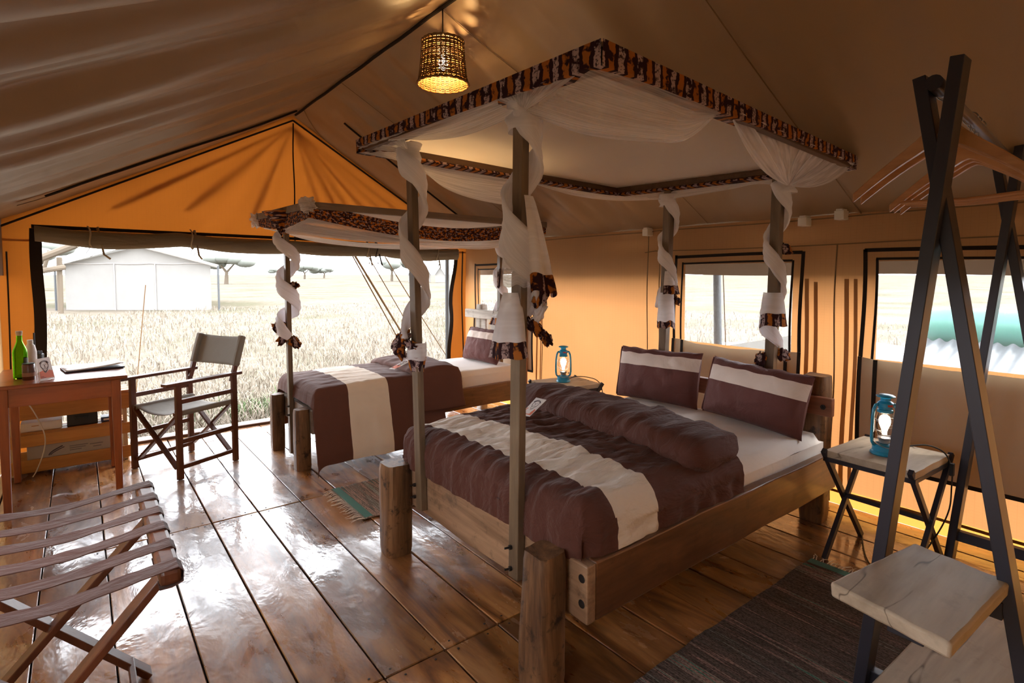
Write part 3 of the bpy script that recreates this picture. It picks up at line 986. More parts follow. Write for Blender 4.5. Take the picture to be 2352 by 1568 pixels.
for u, d, h, w, lab in ((520, 95, 4.6, 7, 'hazy acacia beside the neighbouring tent roof edge'), (700, 190, 4.5, 9, 'hazy acacia just right of the far bed post'), (745, 230, 4.2, 10, 'low hazy acacia on the horizon above the director chair'), (900, 140, 5.6, 10, 'hazy acacia behind the tiny far tents'), (640, 260, 4.0, 8, 'smallest hazy acacia left of the far bed post'), (80, 60, 5, 7, 'hazy acacia behind the timber shelter')):
    acacia(u, d, h, w, lab)

# guy ropes and poles of this tent
def rope(p0, p1, lab, r=.008, sag=.0):
    m = MB(); pts = []
    for i in range(9):
        f = i / 8
        pts.append([p0[k] + (p1[k] - p0[k]) * f - (sag * sin(pi * f) if k == 2 else 0) for k in range(3)])
    m.tube(pts, r, 6)
    tag(m.build('guy_rope', M['strap_brown']), lab, 'rope', 'guy ropes of the tent')
rope((2.35, 6.2, 1.95), (4.45, 8.1, GZ), 'guy rope outside the opening, leftmost of the slanting ropes')
rope((2.38, 6.2, 1.92), (4.62, 8.1, GZ), 'guy rope outside the opening, second from the left', .014)
rope((2.62, 6.2, 1.80), (4.75, 8.0, GZ), 'guy rope outside the opening, middle of the slanting ropes', .006)
rope((2.75, 6.2, 1.92), (5.3, 8.3, GZ), 'guy rope outside the opening, rightmost of the slanting ropes', .007, .03)
rope((.72, 9, 1.3), (.55, 9, GZ), 'thin upright cord standing in the grass', .006)
m = MB(); m.tube([(3.727, 6.1, GZ), (3.727, 6.1, 1.75)], .028, 12)
tag(m.build('tent_pole', M['pole'], smooth=40), 'grey metal tent pole outside the right edge of the wide opening', 'pole')
m = MB(); m.tube([(4.28, 2.57, GZ), (4.28, 2.64, 1.72)], .033, 14)
tag(m.build('tent_pole', M['pole'], smooth=40), 'grey metal tent pole outside the window behind the double bed', 'pole')
rope((3.92, 2.36, 1.5), (4.0, 2.30, GZ), 'thin cord hanging beside the grey pole in the bed window', .004)
# white pitched shade outside the bed window
t = thing('shade_tarp', 'white pitched tarpaulin outside the bed window', 'tarp', (6.4, 3.3, GZ))
m = MB(); m.add([(6.2, 4.6, .35), (5.9, 2.55, .85), (6.3, 1.9, .45), (8.4, 2.3, .5), (8.2, 4.9, .35)], [(0, 1, 3, 4), (1, 2, 3)])
m.build('cloth', M['canvas_white'], t)
for p in ((6.2, 4.6, .35), (5.9, 2.55, .85), (6.3, 1.9, .45)):
    m = MB(); m.tube([(p[0], p[1], GZ), p], .02, 6); m.build('pole', M['pole'], t)
# green tank and corrugated lean-to outside the right window
t = thing('water_tank', 'green plastic water tank lying outside the right window', 'tank', (6.9, .9, GZ))
m = MB()
prof = [(.0, -1.1), (.13, -1.09), (.19, -1.04), (.2, -.9)] + [(.2 - (.012 if i % 2 else 0), -.9 + i * .15) for i in range(1, 13)] + [(.19, 1.04), (.13, 1.09), (0, 1.1)]
tmp = MB(); tmp.lathe(prof, (0, 0, 0), 24)
m.add([(6.9 + p[0], .75 + p[2], .92 + p[1]) for p in tmp.v], tmp.f)
m.build('barrel', M['tank'], t, smooth=50)
m = MB(); m.ext((6.75, -.2, GZ), (7.05, 0, .73)); m.ext((6.75, 1.5, GZ), (7.05, 1.7, .73)); m.build('cradle', M['trunk'], t)
t = thing('lean_to_roof', 'corrugated iron lean-to roof outside the right window', 'roof', (6.2, 1.0, GZ))
m = MB()
m.grid(lambda u, v: (5.35 + 1.35 * v, -.6 + 2.45 * u, .42 + .38 * v + .016 * sin((-.6 + 2.45 * u) * 2 * pi / .11)), 200, 2)
m.build('corrugated_sheet', M['corrugated'], t, smooth=True)
for yy in (-.5, 1.75):
    m = MB(); m.tube([(5.45, yy, GZ), (5.45, yy, .40)], .03, 6); m.build('support_post', M['trunk'], t)
    m = MB(); m.tube([(6.6, yy, GZ), (6.6, yy, .74)], .03, 6); m.build('support_post', M['trunk'], t)
# ================================================================== BEDS
def log(c, w, h, z0, name, parent, mat, seed, d=None, lean=(0, 0), tw=.0):
    """rough hewn squared log with rounded, uneven faces"""
    d = d or w; m = MB()
    NS, NZ = 20, 16; P = []
    for k in range(NZ + 1):
        f = k / NZ; z = z0 + (h) * f
        for j in range(NS):
            a = 2 * pi * j / NS
            ca, sa = cos(a), sin(a)
            q = 9.0
            r = 1 / ((abs(ca) ** q + abs(sa) ** q) ** (1 / q))
            s_ = 1 + .07 * nz(ca * 1.4 + seed, sa * 1.4, z * 3.2) + .04 * nz(ca * 3 + seed, sa * 3, z * 9)
            end = 1 - .10 * max(0, 1 - min(f, 1 - f) * NZ) * (.6 if k in (0, NZ) else 1)
            s_ *= end * (1 + tw * (1 - f))
            P.append((c[0] + lean[0] * f + ca * r * w / 2 * s_, c[1] + lean[1] * f + sa * r * d / 2 * s_, z + (.006 * nz(ca + seed, sa, 7) if k == NZ else 0)))
    F = []
    for k in range(NZ):
        for j in range(NS):
            F.append((k * NS + j, k * NS + (j + 1) % NS, (k + 1) * NS + (j + 1) % NS, (k + 1) * NS + j))
    F.append(tuple(range(NS))[::-1]); F.append(tuple(NZ * NS + j for j in range(NS)))
    m.add(P, F)
    return m.build(name, mat, parent, smooth=50)

def rough_plank(a, b, name, parent, mat, seed=0.0, n=24, amp=.006, bevel=.006):
    """plank given as min/max corners with slightly wandering edges along its longest side"""
    d = [b[i] - a[i] for i in range(3)]; ax = max(range(3), key=lambda i: d[i])
    o1, o2 = [i for i in range(3) if i != ax]
    m = MB(); P = []
    for k in range(n + 1):
        t = a[ax] + d[ax] * k / n
        for s1, s2 in ((0, 0), (1, 0), (1, 1), (0, 1)):
            p = [0, 0, 0]; p[ax] = t
            p[o1] = a[o1] + d[o1] * s1 + amp * .5 * nz(t * 2.5, s1 * 5 + seed, s2 * 3)
            p[o2] = a[o2] + d[o2] * s2 + amp * 1.6 * nz(t * 2.2, s2 * 7 + seed, s1 * 3 + 9)
            P.append(p)
    F = []
    flip = (ax == 1)
    for k in range(n):
        for j in range(4):
            f = (k * 4 + j, k * 4 + (j + 1) % 4, k * 4 + 4 + (j + 1) % 4, k * 4 + 4 + j)
            F.append(f[::-1] if flip else f)
    F.append((0, 1, 2, 3) if flip else (3, 2, 1, 0)); kk = n * 4
    F.append((kk + 3, kk + 2, kk + 1, kk) if flip else (kk, kk + 1, kk + 2, kk + 3))
    m.add(P, F)
    return m.build(name, mat, parent, bevel=bevel)

def bolt(p, d, parent, r=.008, L=.022):
    m = MB(); p = Vector(p); d = Vector(d).normalized()
    m.tube([p, p + d * L * .4], r * 1.5, 6); m.tube([p + d * L * .4, p + d * L], r * .7, 8)
    return m.build('bolt', M['bolt'], parent)

# ---------------------------------------------------------------- double bed
bedA = thing('four_poster_bed', 'rustic log double bed with four canopy posts', 'bed', (2.3, 2.0, 0))
log((1.25, 1.425), .12, .480, 0, 'leg', bedA, M['log'], 1.0, .125, (0.012, .0), .12)
log((1.268, 2.60), .135, .472, 0, 'leg', bedA, M['log'], 5.0, .14, (0, 0), .02)
log((3.395, 1.425), .13, .86, 0, 'headboard_post', bedA, M['log'], 9.0)
log((3.395, 2.575), .13, .85, 0, 'headboard_post', bedA, M['log'], 12.0)
fbA = rough_plank((1.335, 1.285, .245), (1.378, 2.715, .452), 'footboard', bedA, M['rail_y'], 1)
rough_plank((1.378, 1.285, .245), (3.33, 1.328, .455), 'side_rail', bedA, M['rail_x'], 2, amp=.006)
rough_plank((1.378, 2.672, .245), (3.33, 2.715, .455), 'side_rail', bedA, M['rail_x'], 3)
hpA = rough_plank((3.285, 1.30, .648), (3.328, 2.70, .752), 'headboard_plank', bedA, M['head_y'], 4, amp=.003)
rough_plank((3.29, 1.33, .25), (3.33, 2.67, .40), 'head_rail', bedA, M['head_y'], 6)
for x in (1.6, 2.1, 2.6, 3.1):
    m = MB(); m.ext((x, 1.33, .345), (x + .09, 2.67, .37)); m.build('bed_slat', M['rail_y'], bedA, bevel=.003)
for z, y in ((.31, 1.30), (.40, 1.30)):
    m = MB(); m.lathe([(.0, 0.0), (.014, 0.0005), (.016, -.002)], n=12)
    o = MB(); o.add([(1.333 - p[2], y + .012 + p[0], z + p[1]) for p in m.v], m.f); o.build('peg_hole', M['bolt'], fbA)
bolt((3.285, 1.345, .70), (-1, 0, 0), hpA, .010, .010); bolt((3.285, 2.0, .72), (-1, 0, 0), hpA, .010, .010)
POSTS_A = {'P1': ((1.316, 2.41, .275), (1.316, 2.49, 2.10)), 'P2': ((1.316, 1.652, .262), (1.316, 1.622, 2.10)),
           'P3': ((3.36, 2.50, .30), (3.20, 2.335, 2.06)), 'P4': ((3.36, 1.70, .30), (3.20, 1.585, 2.04))}
POST_OBJ = {}
for k, (a, b) in POSTS_A.items():
    w_ = .034 if k in ('P1', 'P2') else .05
    m = MB(); m.beam(a, b, w_, .058, (0, 1, 0)); POST_OBJ[k] = m.build('canopy_post', M['post'], bedA, bevel=.003)
for y, zs in ((2.445, (.335, .395)), (1.672, (.30, .385))):
    for z in zs:
        bolt((1.299, y - .005 if y > 2 else y - .012, z), (-1, .25, 0), POST_OBJ['P1' if y > 2 else 'P2'], .006, .03)
# canopy frame corners (top, outer)
CA = [Vector((1.25, 1.16, 2.150)), Vector((1.17, 2.81, 2.150)), Vector((3.19, 2.80, 2.092)), Vector((3.235, 1.195, 2.066))]
cen = sum(CA, Vector()) / 4
for i in range(4):
    a, b = CA[i], CA[(i + 1) % 4]
    ins = lambda p: p + (Vector((cen.x, cen.y, p.z)) - p).normalized() * .035 + Vector((0, 0, -.036))
    m = MB(); m.beam(ins(a), ins(b), .036, .055); m.build('canopy_beam', M['canopy_wood'], bedA, bevel=.003)
m = MB(); m.beam((1.30, 1.2, 2.118), (1.26, 2.78, 2.118), .04, .035); m.build('canopy_crossbar', M['canopy_wood'], bedA, bevel=.003)
m = MB(); m.beam((3.20, 1.22, 2.035), (3.17, 2.77, 2.06), .04, .03); m.build('canopy_crossbar', M['canopy_wood'], bedA, bevel=.003)

# mattress (fitted sheet) -------------------------------------------------
def mattress(name, x0, x1, y0, y1, z0, z1, label, r=.05, seed=0):
    m = MB(); N = 44; K = 34
    def fn(u, v):
        x = x0 + (x1 - x0) * u; y = y0 + (y1 - y0) * v
        e = min(x - x0, x1 - x, y - y0, y1 - y)
        z = z1 - (r - sqrt(max(0, r * r - max(0, r - e) ** 2))) * .9
        z += .006 * nz(x * 2.5, y * 2.5, seed) + .004 * nz(x * 7, y * 7, seed)
        return (x, y, z)
    m.grid(fn, N, K)
    # sides
    def ring(s):
        per = [(x0 + (x1 - x0) * t, y0) for t in np.linspace(0, 1, 30)[:-1]] + [(x1, y0 + (y1 - y0) * t) for t in np.linspace(0, 1, 24)[:-1]] + \
              [(x1 - (x1 - x0) * t, y1) for t in np.linspace(0, 1, 30)[:-1]] + [(x0, y1 - (y1 - y0) * t) for t in np.linspace(0, 1, 24)[:-1]]
        return per
    per = ring(0); n = len(per); P = []; F = []
    zs = [z1 - r * .9, z1 - r - .02, (z0 + z1) / 2, z0]
    for z in zs:
        for (x, y) in per:
            o = .006 * nz(x * 9, y * 9, z * 6 + seed)
            P.append((x + (o if x in (x0, x1) else 0), y + (o if y in (y0, y1) else 0), z))
    for i in range(len(zs) - 1):
        for j in range(n):
            F.append((i * n + j, (i + 1) * n + j, (i + 1) * n + (j + 1) % n, i * n + (j + 1) % n))
    F.append(tuple((len(zs) - 1) * n + j for j in range(n))[::-1])
    m.add(P, F)
    return tag(m.build(name, M['sheet'], None, smooth=60), label, 'mattress')
mattress('mattress', 1.40, 3.28, 1.335, 2.665, .37, .555, 'white sheeted mattress on the double log bed', .055, 3)

def duvet(label, x0, x1, y0, y1, zt, r, hangF, hangN, hangB, stripe, fold, mats, seed, ripple=.0, puff=.03, wr=.010, flare=0., corner=.65, fold_h=.07, foldhang=None, loc=(0, 0, 0), slant=0.0):
    """quilt draped over a mattress; foot at x0, open toward x1; near side y0, far side y1"""
    t = thing('duvet', label, 'duvet', loc)
    def arc(a):
        if a <= 0: return 0.0, 0.0
        if a < r * pi / 2: return r * sin(a / r), r - r * cos(a / r)
        return r, r + (a - r * pi / 2)
    def surf(x, s, lift=0.0, rf=True):
        """x param: arc position along bed; s: arc position across (y)"""
        ox, dz1 = arc((x0 + r) - x) if rf else (0, 0)
        px = (x0 + r - ox) if (x < x0 + r and rf) else x
        if s < y0 + r: oy, dz2 = arc(y0 + r - s); py = y0 + r - oy; sd = -1
        elif s > y1 - r: oy, dz2 = arc(s - (y1 - r)); py = y1 - r + oy; sd = 1
        else: dz2 = 0; py = s; sd = 0
        if sd and rf and x < x0 + r:
            fc = min(1, ox / r) * min(1, abs(oy) / r) * .32 * r * (corner < .3)
            px += fc; py -= sd * fc
        ci = min(1, max(0, (s - y0) / (y1 - y0)))
        pf = puff * sin(pi * ci) ** .5 * min(1, max(0, (x - x0) / .35)) if rf else puff * sin(pi * ci) ** .5
        z = zt + pf + lift - (max(dz1, dz2) + min(dz1, dz2) * corner)
        # wrinkles: run across the bed on the foot roll, radiating elsewhere
        w = wr * (.45 * nz(px * 5, s * 2.6, seed) + .5 * nz(px * 4 + s * 3, s * 12, seed + 4) + .34 * nz(px * 9 + s * 7, s * 19, seed + 2) + .20 * nz(px * 22 + s * 10, s * 36, seed + 5))
        drop = max(dz1, dz2)
        if drop > r * .4:
            k = min(1, (drop - r * .4) / .12)
            if dz1 >= dz2: w += wr * .38 * k * (nz(s * 13, z * 4, seed + 9) + .7 * nz(s * 31, z * 7, seed + 3))
            else: w += wr * .9 * k * nz(px * 15, z * 2.4, seed + 9)
        z += w * (1 if drop < r else .2)
        if dz2 > r:
            fl = flare * min(1, (dz2 - r) / .4)
            py += sd * (fl + (ripple * min(1, (dz2 - r) / .3)) * (sin(px * 11 + seed) * .6 + nz(px * 7, seed))) + sd * w * .6
        if rf and dz1 > r * .5:
            px -= w * .8 + flare * .6 * min(1, max(0, dz1 - r) / .4)
        return (px, py, z)
    ya, yb = y0 - hangN - r * (pi / 2 - 1), y1 + hangB + r * (pi / 2 - 1)
    xa = x0 - hangF - r * (pi / 2 - 1)
    nu = 150; nv = 170
    m = MB()
    m.grid(lambda u, v: surf(u, v), nu, nv, u0=xa, u1=x1, v0=ya, v1=yb, mfn=lambda u, v: 1 if stripe[0] < u + slant * v < stripe[1] else 0)
    qu = m.build('quilt', mats, t, smooth=True)
    # turned-back edge: a thick folded layer near the head
    f0, f1 = fold
    m = MB(); fh = foldhang if foldhang is not None else hangN
    fa, fb = y0 - fh - r * (pi / 2 - 1), y1 + min(fh, hangB) + r * (pi / 2 - 1)
    def ff(u, v):
        a = -.5 * pi + 2 * pi * u            # goes round the folded pad
        w = (f1 - f0)
        cx = (f0 + f1) / 2
        yy = v
        endf = min(1.0, max(0.0, (yy - fa) / .05), max(0.0, (fb - yy) / .05)) ** .5 if foldhang is not None and foldhang < 0 else 1.0
        w *= .35 + .65 * endf
        ex = .5 * w * (abs(cos(a)) ** .55) * (1 if cos(a) > 0 else -1)
        ez = fold_h * (abs(sin(a)) ** .8) * (1 if sin(a) > 0 else -.25)
        sh = -.10 * ((yy - y0) / (y1 - y0) - .5) * (-1) if slant else 0
        x = cx + ex + sh + .012 * nz(yy * 4, seed + 3) 
        p = surf(max(x, x0 + r + .01), yy, 0, False)
        ez *= .15 + .85 * endf
        n2 = .012 * nz(x * 6, yy * 9, seed + 6) + .008 * nz(x * 15, yy * 5, seed + 2)
        k = 1.0
        if yy < y0 + r or yy > y1 - r: k = .7
        out = ez + n2
        z = p[2] + out * (1 if y0 + r * .6 < yy < y1 - r * .6 else .35)
        y = p[1]
        if yy < y0 + r: y -= max(0, ez) * .55 + .006
        if yy > y1 - r: y += max(0, ez) * .55 + .006
        return (x, y, z)
    fa, fb = y0 - fh - r * (pi / 2 - 1), y1 + min(fh, hangB) + r * (pi / 2 - 1)
    m.grid(ff, 40, 90, u0=0, u1=1, v0=fa, v1=fb)
    m.build('turned_back_edge', mats[0], qu, smooth=True)
    return t
duvet('brown double bed duvet with a cream band', 1.322, 2.36, 1.300, 2.70, .640, .10, .095, .085, .10, (1.55, 1.795), (2.03, 2.43), [M['duvet'], M['stripe']], 2.0, puff=.035, wr=.030, corner=.1, fold_h=.095, foldhang=-.07, loc=(1.9, 2.0, .46), slant=.04)

# pillows ------------------------------------------------------------------
def pillow(label, c, wy, hz_, th, tilt, yaw, stripe, seed, group=None, mats=None, roll=0.0):
    t = thing('pillow', label, 'pillow', c, yaw, group)
    R = Matrix.Rotation(tilt, 3, 'Y') @ Matrix.Rotation(roll, 3, 'X')
    m = MB(); N = 34
    def fn(sgn):
        def f(u, v):
            a, b = 2 * u - 1, 2 * v - 1
            e = (max(0, 1 - abs(a) ** 2.6) * max(0, 1 - abs(b) ** 2.4)) ** .42
            pin = 1 - .07 * (1 - abs(a)) * abs(b) ** 3 * 0 - .05 * abs(b) ** 4 * (1 - a * a)
            pin2 = 1 - .06 * abs(a) ** 4 * (1 - b * b)
            w = .010 * nz(a * 3, b * 3, seed + sgn) * (1 if e > .05 else .3) + .006 * nz(a * 9, b * 2.5, seed) * e
            p = Vector((sgn * (th / 2 * e + w * e), a * wy / 2 * pin2, b * hz_ / 2 * pin + .012 * nz(a * 4, seed) * (b > 0) * abs(b)))
            p = R @ p
            return (p.x, p.y, p.z + hz_ / 2 * cos(tilt))
        return f
    mf = lambda u, v: 1 if stripe[0] < v < stripe[1] else 0
    m.grid(fn(-1), N, N, mfn=mf); m.grid(fn(1), N, N, mfn=lambda u, v: 0)
    pc_ = m.build('pillow_case', mats or [M['pillow'], M['pillow_stripe']], t, world=False, smooth=True)
    # sewn flange at one end
    pts = [fn(-1)(0.985, v) for v in np.linspace(.03, .97, 24)]
    q = MB(); q.tube([(p[0] - .002, p[1], p[2]) for p in pts], .006, 6); q.build('sewn_edge', (mats or [M['pillow']])[0], pc_, world=False, smooth=True)
    return t
pillow('plum brown pillow with pale band, nearer the back canopy post', (3.16, 2.385, .562), .66, .37, .20, .20, .04, (.66, .87), 1.0, 'pillows on the double bed', roll=-.02)
pillow('plum brown pillow with pale band, nearest the blue lantern table', (3.13, 1.665, .562), .66, .36, .21, .26, -.10, (.60, .86), 5.0, 'pillows on the double bed', roll=.05)

# printed card -------------------------------------------------------------
def card(label, pts, parent_loc, standing=False, group=None):
    """pts: bottom-left, bottom-right, top-right, top-left corners in 3D"""
    t = thing('printed_card', label, 'card', parent_loc, 0, group)
    bl, br, tr, tl = [Vector(p) for p in pts]
    nrm = (br - bl).cross(tl - bl).normalized()
    def at(a, b, o=0.0): return (bl * (1 - a) + br * a) * (1 - b) + (tl * (1 - a) + tr * a) * b + nrm * o
    m = MB(); m.add([at(0, 0, -.0015), at(1, 0, -.0015), at(1, 1, -.0015), at(0, 1, -.0015), at(0, 0), at(1, 0), at(1, 1), at(0, 1)],
                    [(3, 2, 1, 0), (4, 5, 6, 7), (0, 1, 5, 4), (1, 2, 6, 5), (2, 3, 7, 6), (3, 0, 4, 7)])
    cs = m.build('card_stock', M['paper'], t)
    m = MB(); m.add([at(a, b, .0006) for a, b in ((.04, .10), (.96, .06), (.97, .36), (.75, .43), (.45, .30), (.30, .44), (.05, .40))], [(0, 1, 2, 3, 4, 5, 6)])
    m.build('red_print', M['print_red'], cs)
    m = MB()
    def ln(ps, r=.0012): m.tube([at(a, b, .001) for a, b in ps], r, 4)
    ln([(.5 + .27 * cos(k * pi / 9), .66 + .17 * sin(k * pi / 9)) for k in range(19)])
    ln([(.5 + .33 * cos(k * pi / 9), .68 + .19 * sin(k * pi / 9)) for k in range(1, 9)], .002)
    ln([(.27, .6), (.40, .40), (.48, .32), (.6, .42), (.75, .58)]); ln([(.42, .42), (.5, .36), (.62, .46)])
    ln([(.38, .69), (.46, .70)]); ln([(.57, .70), (.66, .69)]); ln([(.51, .68), (.50, .60), (.54, .60)]); ln([(.44, .55), (.57, .55)])
    ln([(.10, .12), (.42, .12)]); ln([(.10, .17), (.3, .17)])
    m.build('line_drawing', M['ink'], cs)
    return t
card('printed welcome card lying on the double bed duvet', [(1.829, 2.262, .702), (1.845, 2.203, .702), (1.96, 2.20, .775), (1.953, 2.276, .775)], (1.95, 2.3, .70))

# ---------------------------------------------------------------- netting of the double bed
def valance(nt, name, corners, h, sag, mat, thick=.004, edges=(0, 1, 2, 3), inner=True, hf=None, lift=0.0):
    n = len(corners); ce = sum(corners, Vector()) / n
    for i in edges:
        a, b = corners[i], corners[(i + 1) % n]
        L = (b - a).length
        inw = Vector((ce.x, ce.y, 0)) - (a + b) / 2; inw.z = 0; inw.normalize()
        prof = [(0, .0, 0), (0, -.5, .004), (0, -1, .0)]
        def fn(u, v):
            p = a.lerp(b, u)
            hh = h * (hf(i, u) if hf else 1)
            s_ = sag * sin(pi * u)
            if v <= .5:   # outer face
                k = v / .5
                return tuple(p + Vector((0, 0, lift - s_ - hh * k)) - inw * (.004 + .004 * sin(u * 37) * k))
            k = (v - .5) / .5
            return tuple(p + Vector((0, 0, lift - s_ - hh * (1 - k * .28))) + inw * (.062 + .012 * (1 - k)) * min(1, k * 4))
        m = MB(); m.grid(fn, 60, 16, uvfn=lambda u, v: (u * L + i * 3.3, v * h * 2.2))
        m.build(name, mat, nt, smooth=True)

def ruled(nt, name, top, bot, mat, nu=40, nv=12, bulge=(0, 0, 0), fold=0.0, fk=18, seed=0.0):
    """sheet hung between a top line and a bottom line (both functions of u)"""
    m = MB(); bl = Vector(bulge)
    def fn(u, v):
        p = Vector(top(u)).lerp(Vector(bot(u)), v)
        p += bl * sin(pi * v)
        p += Vector((.4, .4, 1)) * fold * (sin(fk * v + 3 * sin(u * 4 + seed)) * .5 + nz(u * 3, v * fk * .5, seed)) * sin(pi * min(1, v + .04))
        return tuple(p)
    m.grid(fn, nu, nv, uvfn=lambda u, v: (u, v))
    return m.build(name, mat, nt, smooth=True)

def poly(pts):
    pts = [Vector(p) for p in pts]
    def f(u):
        k = min(len(pts) - 2, int(u * (len(pts) - 1))); t = u * (len(pts) - 1) - k
        p0 = pts[max(0, k - 1)]; p1 = pts[k]; p2 = pts[k + 1]; p3 = pts[min(len(pts) - 1, k + 2)]
        return .5 * ((2 * p1) + (p2 - p0) * t + (2 * p0 - 5 * p1 + 4 * p2 - p3) * t * t + (3 * p1 - p0 - 3 * p2 + p3) * t ** 3)
    return f

def net_fan(nt, name, edge, apex, mat, nu=70, nv=10, folds=9, amp=.03, out=(0, 0, 0), seed=0.0, curve=.0):
    """gathered cloth fanning from a knot up to a straight edge"""
    ap = Vector(apex); o = Vector(out); m = MB()
    def fn(u, v):
        e = Vector(edge(u))
        p = e.lerp(ap, v)
        p += o * (amp * (sin(u * folds * 2 * pi + seed) + .6 * nz(u * folds * 1.7, seed)) * sin(pi * min(1, v * .9 + .08)) * (1 - v * .55))
        p.z -= curve * sin(pi * v) * (abs(u - .5) * 2) ** 2
        return tuple(p)
    m.grid(fn, nu, nv, uvfn=lambda u, v: (v, u))
    return m.build(name, mat, nt, smooth=True)

FR = Vector((-.617, -.787, 0)); RT = Vector((.787, -.617, 0))
def wrap(nt, p0, p1, zt, zb, pitch, phi0, w, rad, seed, mat=None, w2=None, th=.017):
    """cloth twisted round a post in a helix, each turn lower on the front toward the right"""
    m = MB(); n = int((zt - zb) / pitch * 26) + 4
    p0 = Vector(p0); p1 = Vector(p1); NS = 12; P = []
    def axis(z):
        f = (z - p0.z) / (p1.z - p0.z); return p0.lerp(p1, f)
    def hel(f):
        z = zt + (zb - zt) * f
        ph = phi0 + 2 * pi * (zt - z) / pitch
        rr = rad * (1 + .25 * nz(f * 6, seed) + .12 * sin(f * 9))
        q = axis(z)
        R = FR * cos(ph) + RT * sin(ph)
        return Vector((q.x, q.y, z)) + R * rr, R
    for i in range(n + 1):
        f = i / n
        c, R = hel(f); c2, _ = hel(min(1, f + .004)); c1, _ = hel(max(0, f - .004))
        T = (c2 - c1).normalized(); B = T.cross(R).normalized()
        ww = (w + ((w2 or w) - w) * f) * (1 + .28 * nz(f * 7, seed + 3)) * (.45 + .55 * min(1, f * 10, (1 - f) * 10))
        for j in range(NS):
            a = 2 * pi * j / NS
            k = 1 + .14 * sin(5 * a + f * 20) + .10 * nz(cos(a) * 2, sin(a) * 2 + f * 12, seed)
            P.append(c + B * (ww / 2 * cos(a) * k) + R * (th * sin(a) * k + .004))
    F = []
    for i in range(n):
        for j in range(NS):
            F.append((i * NS + j, i * NS + (j + 1) % NS, (i + 1) * NS + (j + 1) % NS, (i + 1) * NS + j))
    F.append(tuple(range(NS))[::-1]); F.append(tuple(n * NS + j for j in range(NS)))
    m.add(P, F, 0, [(i / n * 3, j / NS) for i in range(n + 1) for j in range(NS)])
    return m.build('post_wrap', mat or M['net_roll'], nt, smooth=True)

def flounce(nt, c, h, r0, r1, arc, phi, seed, band=.3, folds=6, tilt=(0, 0), mats=None, name='hem_ruffle', amp=.3, uvs=1.0):
    """hanging end of the net: a pleated skirt, printed hem band at the bottom"""
    m = MB(); c = Vector(c)
    def fn(u, v):
        a = phi + (u - .5) * arc
        r = r0 + (r1 - r0) * v ** .8
        r *= 1 + amp * v * (sin(u * folds * 2 * pi + seed) * .6 + nz(u * folds, v * 2, seed))
        R = FR * cos(a) + RT * sin(a)
        z = -h * v * (1 + .15 * nz(u * 4, seed + 2))
        p = c + R * r + Vector((0, 0, z)) + (FR * tilt[0] + RT * tilt[1]) * v
        return tuple(p)
    m.grid(fn, 48, 16, mfn=lambda u, v: 1 if v > 1 - band else 0, uvfn=lambda u, v: (u * arc * r1 * uvs + seed, v * h))
    return m.build(name, mats or [M['net'], M['kitenge']], nt, smooth=True)

def bow(nt, c, rx, ry, rz, seed, mat=None, rot=0.0):
    """crumpled knot of printed hem cloth"""
    m = MB(); c = Vector(c); NU, NV = 40, 26
    def fn(u, v):
        a = 2 * pi * u; b = pi * v
        d = Vector((sin(b) * cos(a), sin(b) * sin(a), cos(b)))
        k = 1 + .55 * nz(d.x * 2.2 + seed, d.y * 2.2, d.z * 2.2) - .35 * abs(nz(d.x * 4.5, d.y * 4.5 + seed, d.z * 4.5)) + .18 * nz(d.x * 9, d.y * 9, d.z * 9 + seed)
        x = d.x * rx * k; y = d.y * ry * k
        p = c + RT * (x * cos(rot)) + FR * y + Vector((0, 0, d.z * rz * k + x * sin(rot)))
        return tuple(p)
    m.grid(fn, NU, NV, uvfn=lambda u, v: (u * rx * 5 + seed, v * rz * 3))
    return m.build('hem_knot' if mat is None else 'net_tuft', mat or M['kitenge'], nt, smooth=True)

netA = thing('mosquito_net', 'white mosquito net with printed border draped over the double bed', 'mosquito net', (2.3, 2.0, 1.4))
def hfA(i, u):
    if i == 0: return 1.02 - .55 * u          # foot side, near corner to far corner
    if i == 3: return .58 + .42 * u           # near side, head to foot
    return .9
valance(netA, 'printed_valance', CA, .078, .0, M['kitenge'], hf=hfA)
m = MB()
def top_sheet(u, v):
    p = CA[0].lerp(CA[3], u).lerp(CA[1].lerp(CA[2], u), v)
    p = p + Vector((0, 0, -.008 - .035 * sin(pi * u) * sin(pi * v) + .004 * nz(u * 3, v * 22, 3)))
    return tuple(p)
m.grid(top_sheet, 50, 50)
m.build('canopy_sheet', M['canopy_sheet'], netA, smooth=True)
def edgeA(i, t, h=.05):
    return CA[i].lerp(CA[(i + 1) % 4], t) + Vector((0, 0, -h))
P1t, P2t, P3t, P4t = [Vector((POSTS_A[k][1][0], POSTS_A[k][1][1], 0)) for k in ('P1', 'P2', 'P3', 'P4')]
k1 = P1t + Vector((-.03, -.03, 2.045)); k2 = P2t + Vector((-.03, -.045, 2.035)); k3 = P3t + Vector((-.04, -.03, 1.955)); k4 = P4t + Vector((0, -.055, 1.95))
# foot side
ruled(netA, 'net_swag', lambda u: edgeA(0, .30 + .48 * u, .062), poly([k2, (1.225, 1.82, 1.995), (1.20, 2.1, 2.02), (1.17, 2.33, 2.065)]), M['net'], bulge=(-.03, 0, -.01), fold=.012)
net_fan(netA, 'net_fan', lambda u: edgeA(0, .02 + .28 * u, .066), k2, M['net_thin'], folds=4, amp=.012, out=(-1, 0, .3), seed=2)
net_fan(netA, 'net_fan', lambda u: edgeA(0, .72 + .28 * u, .045), k1, M['net'], folds=4, amp=.010, out=(-1, 0, .3), seed=5)
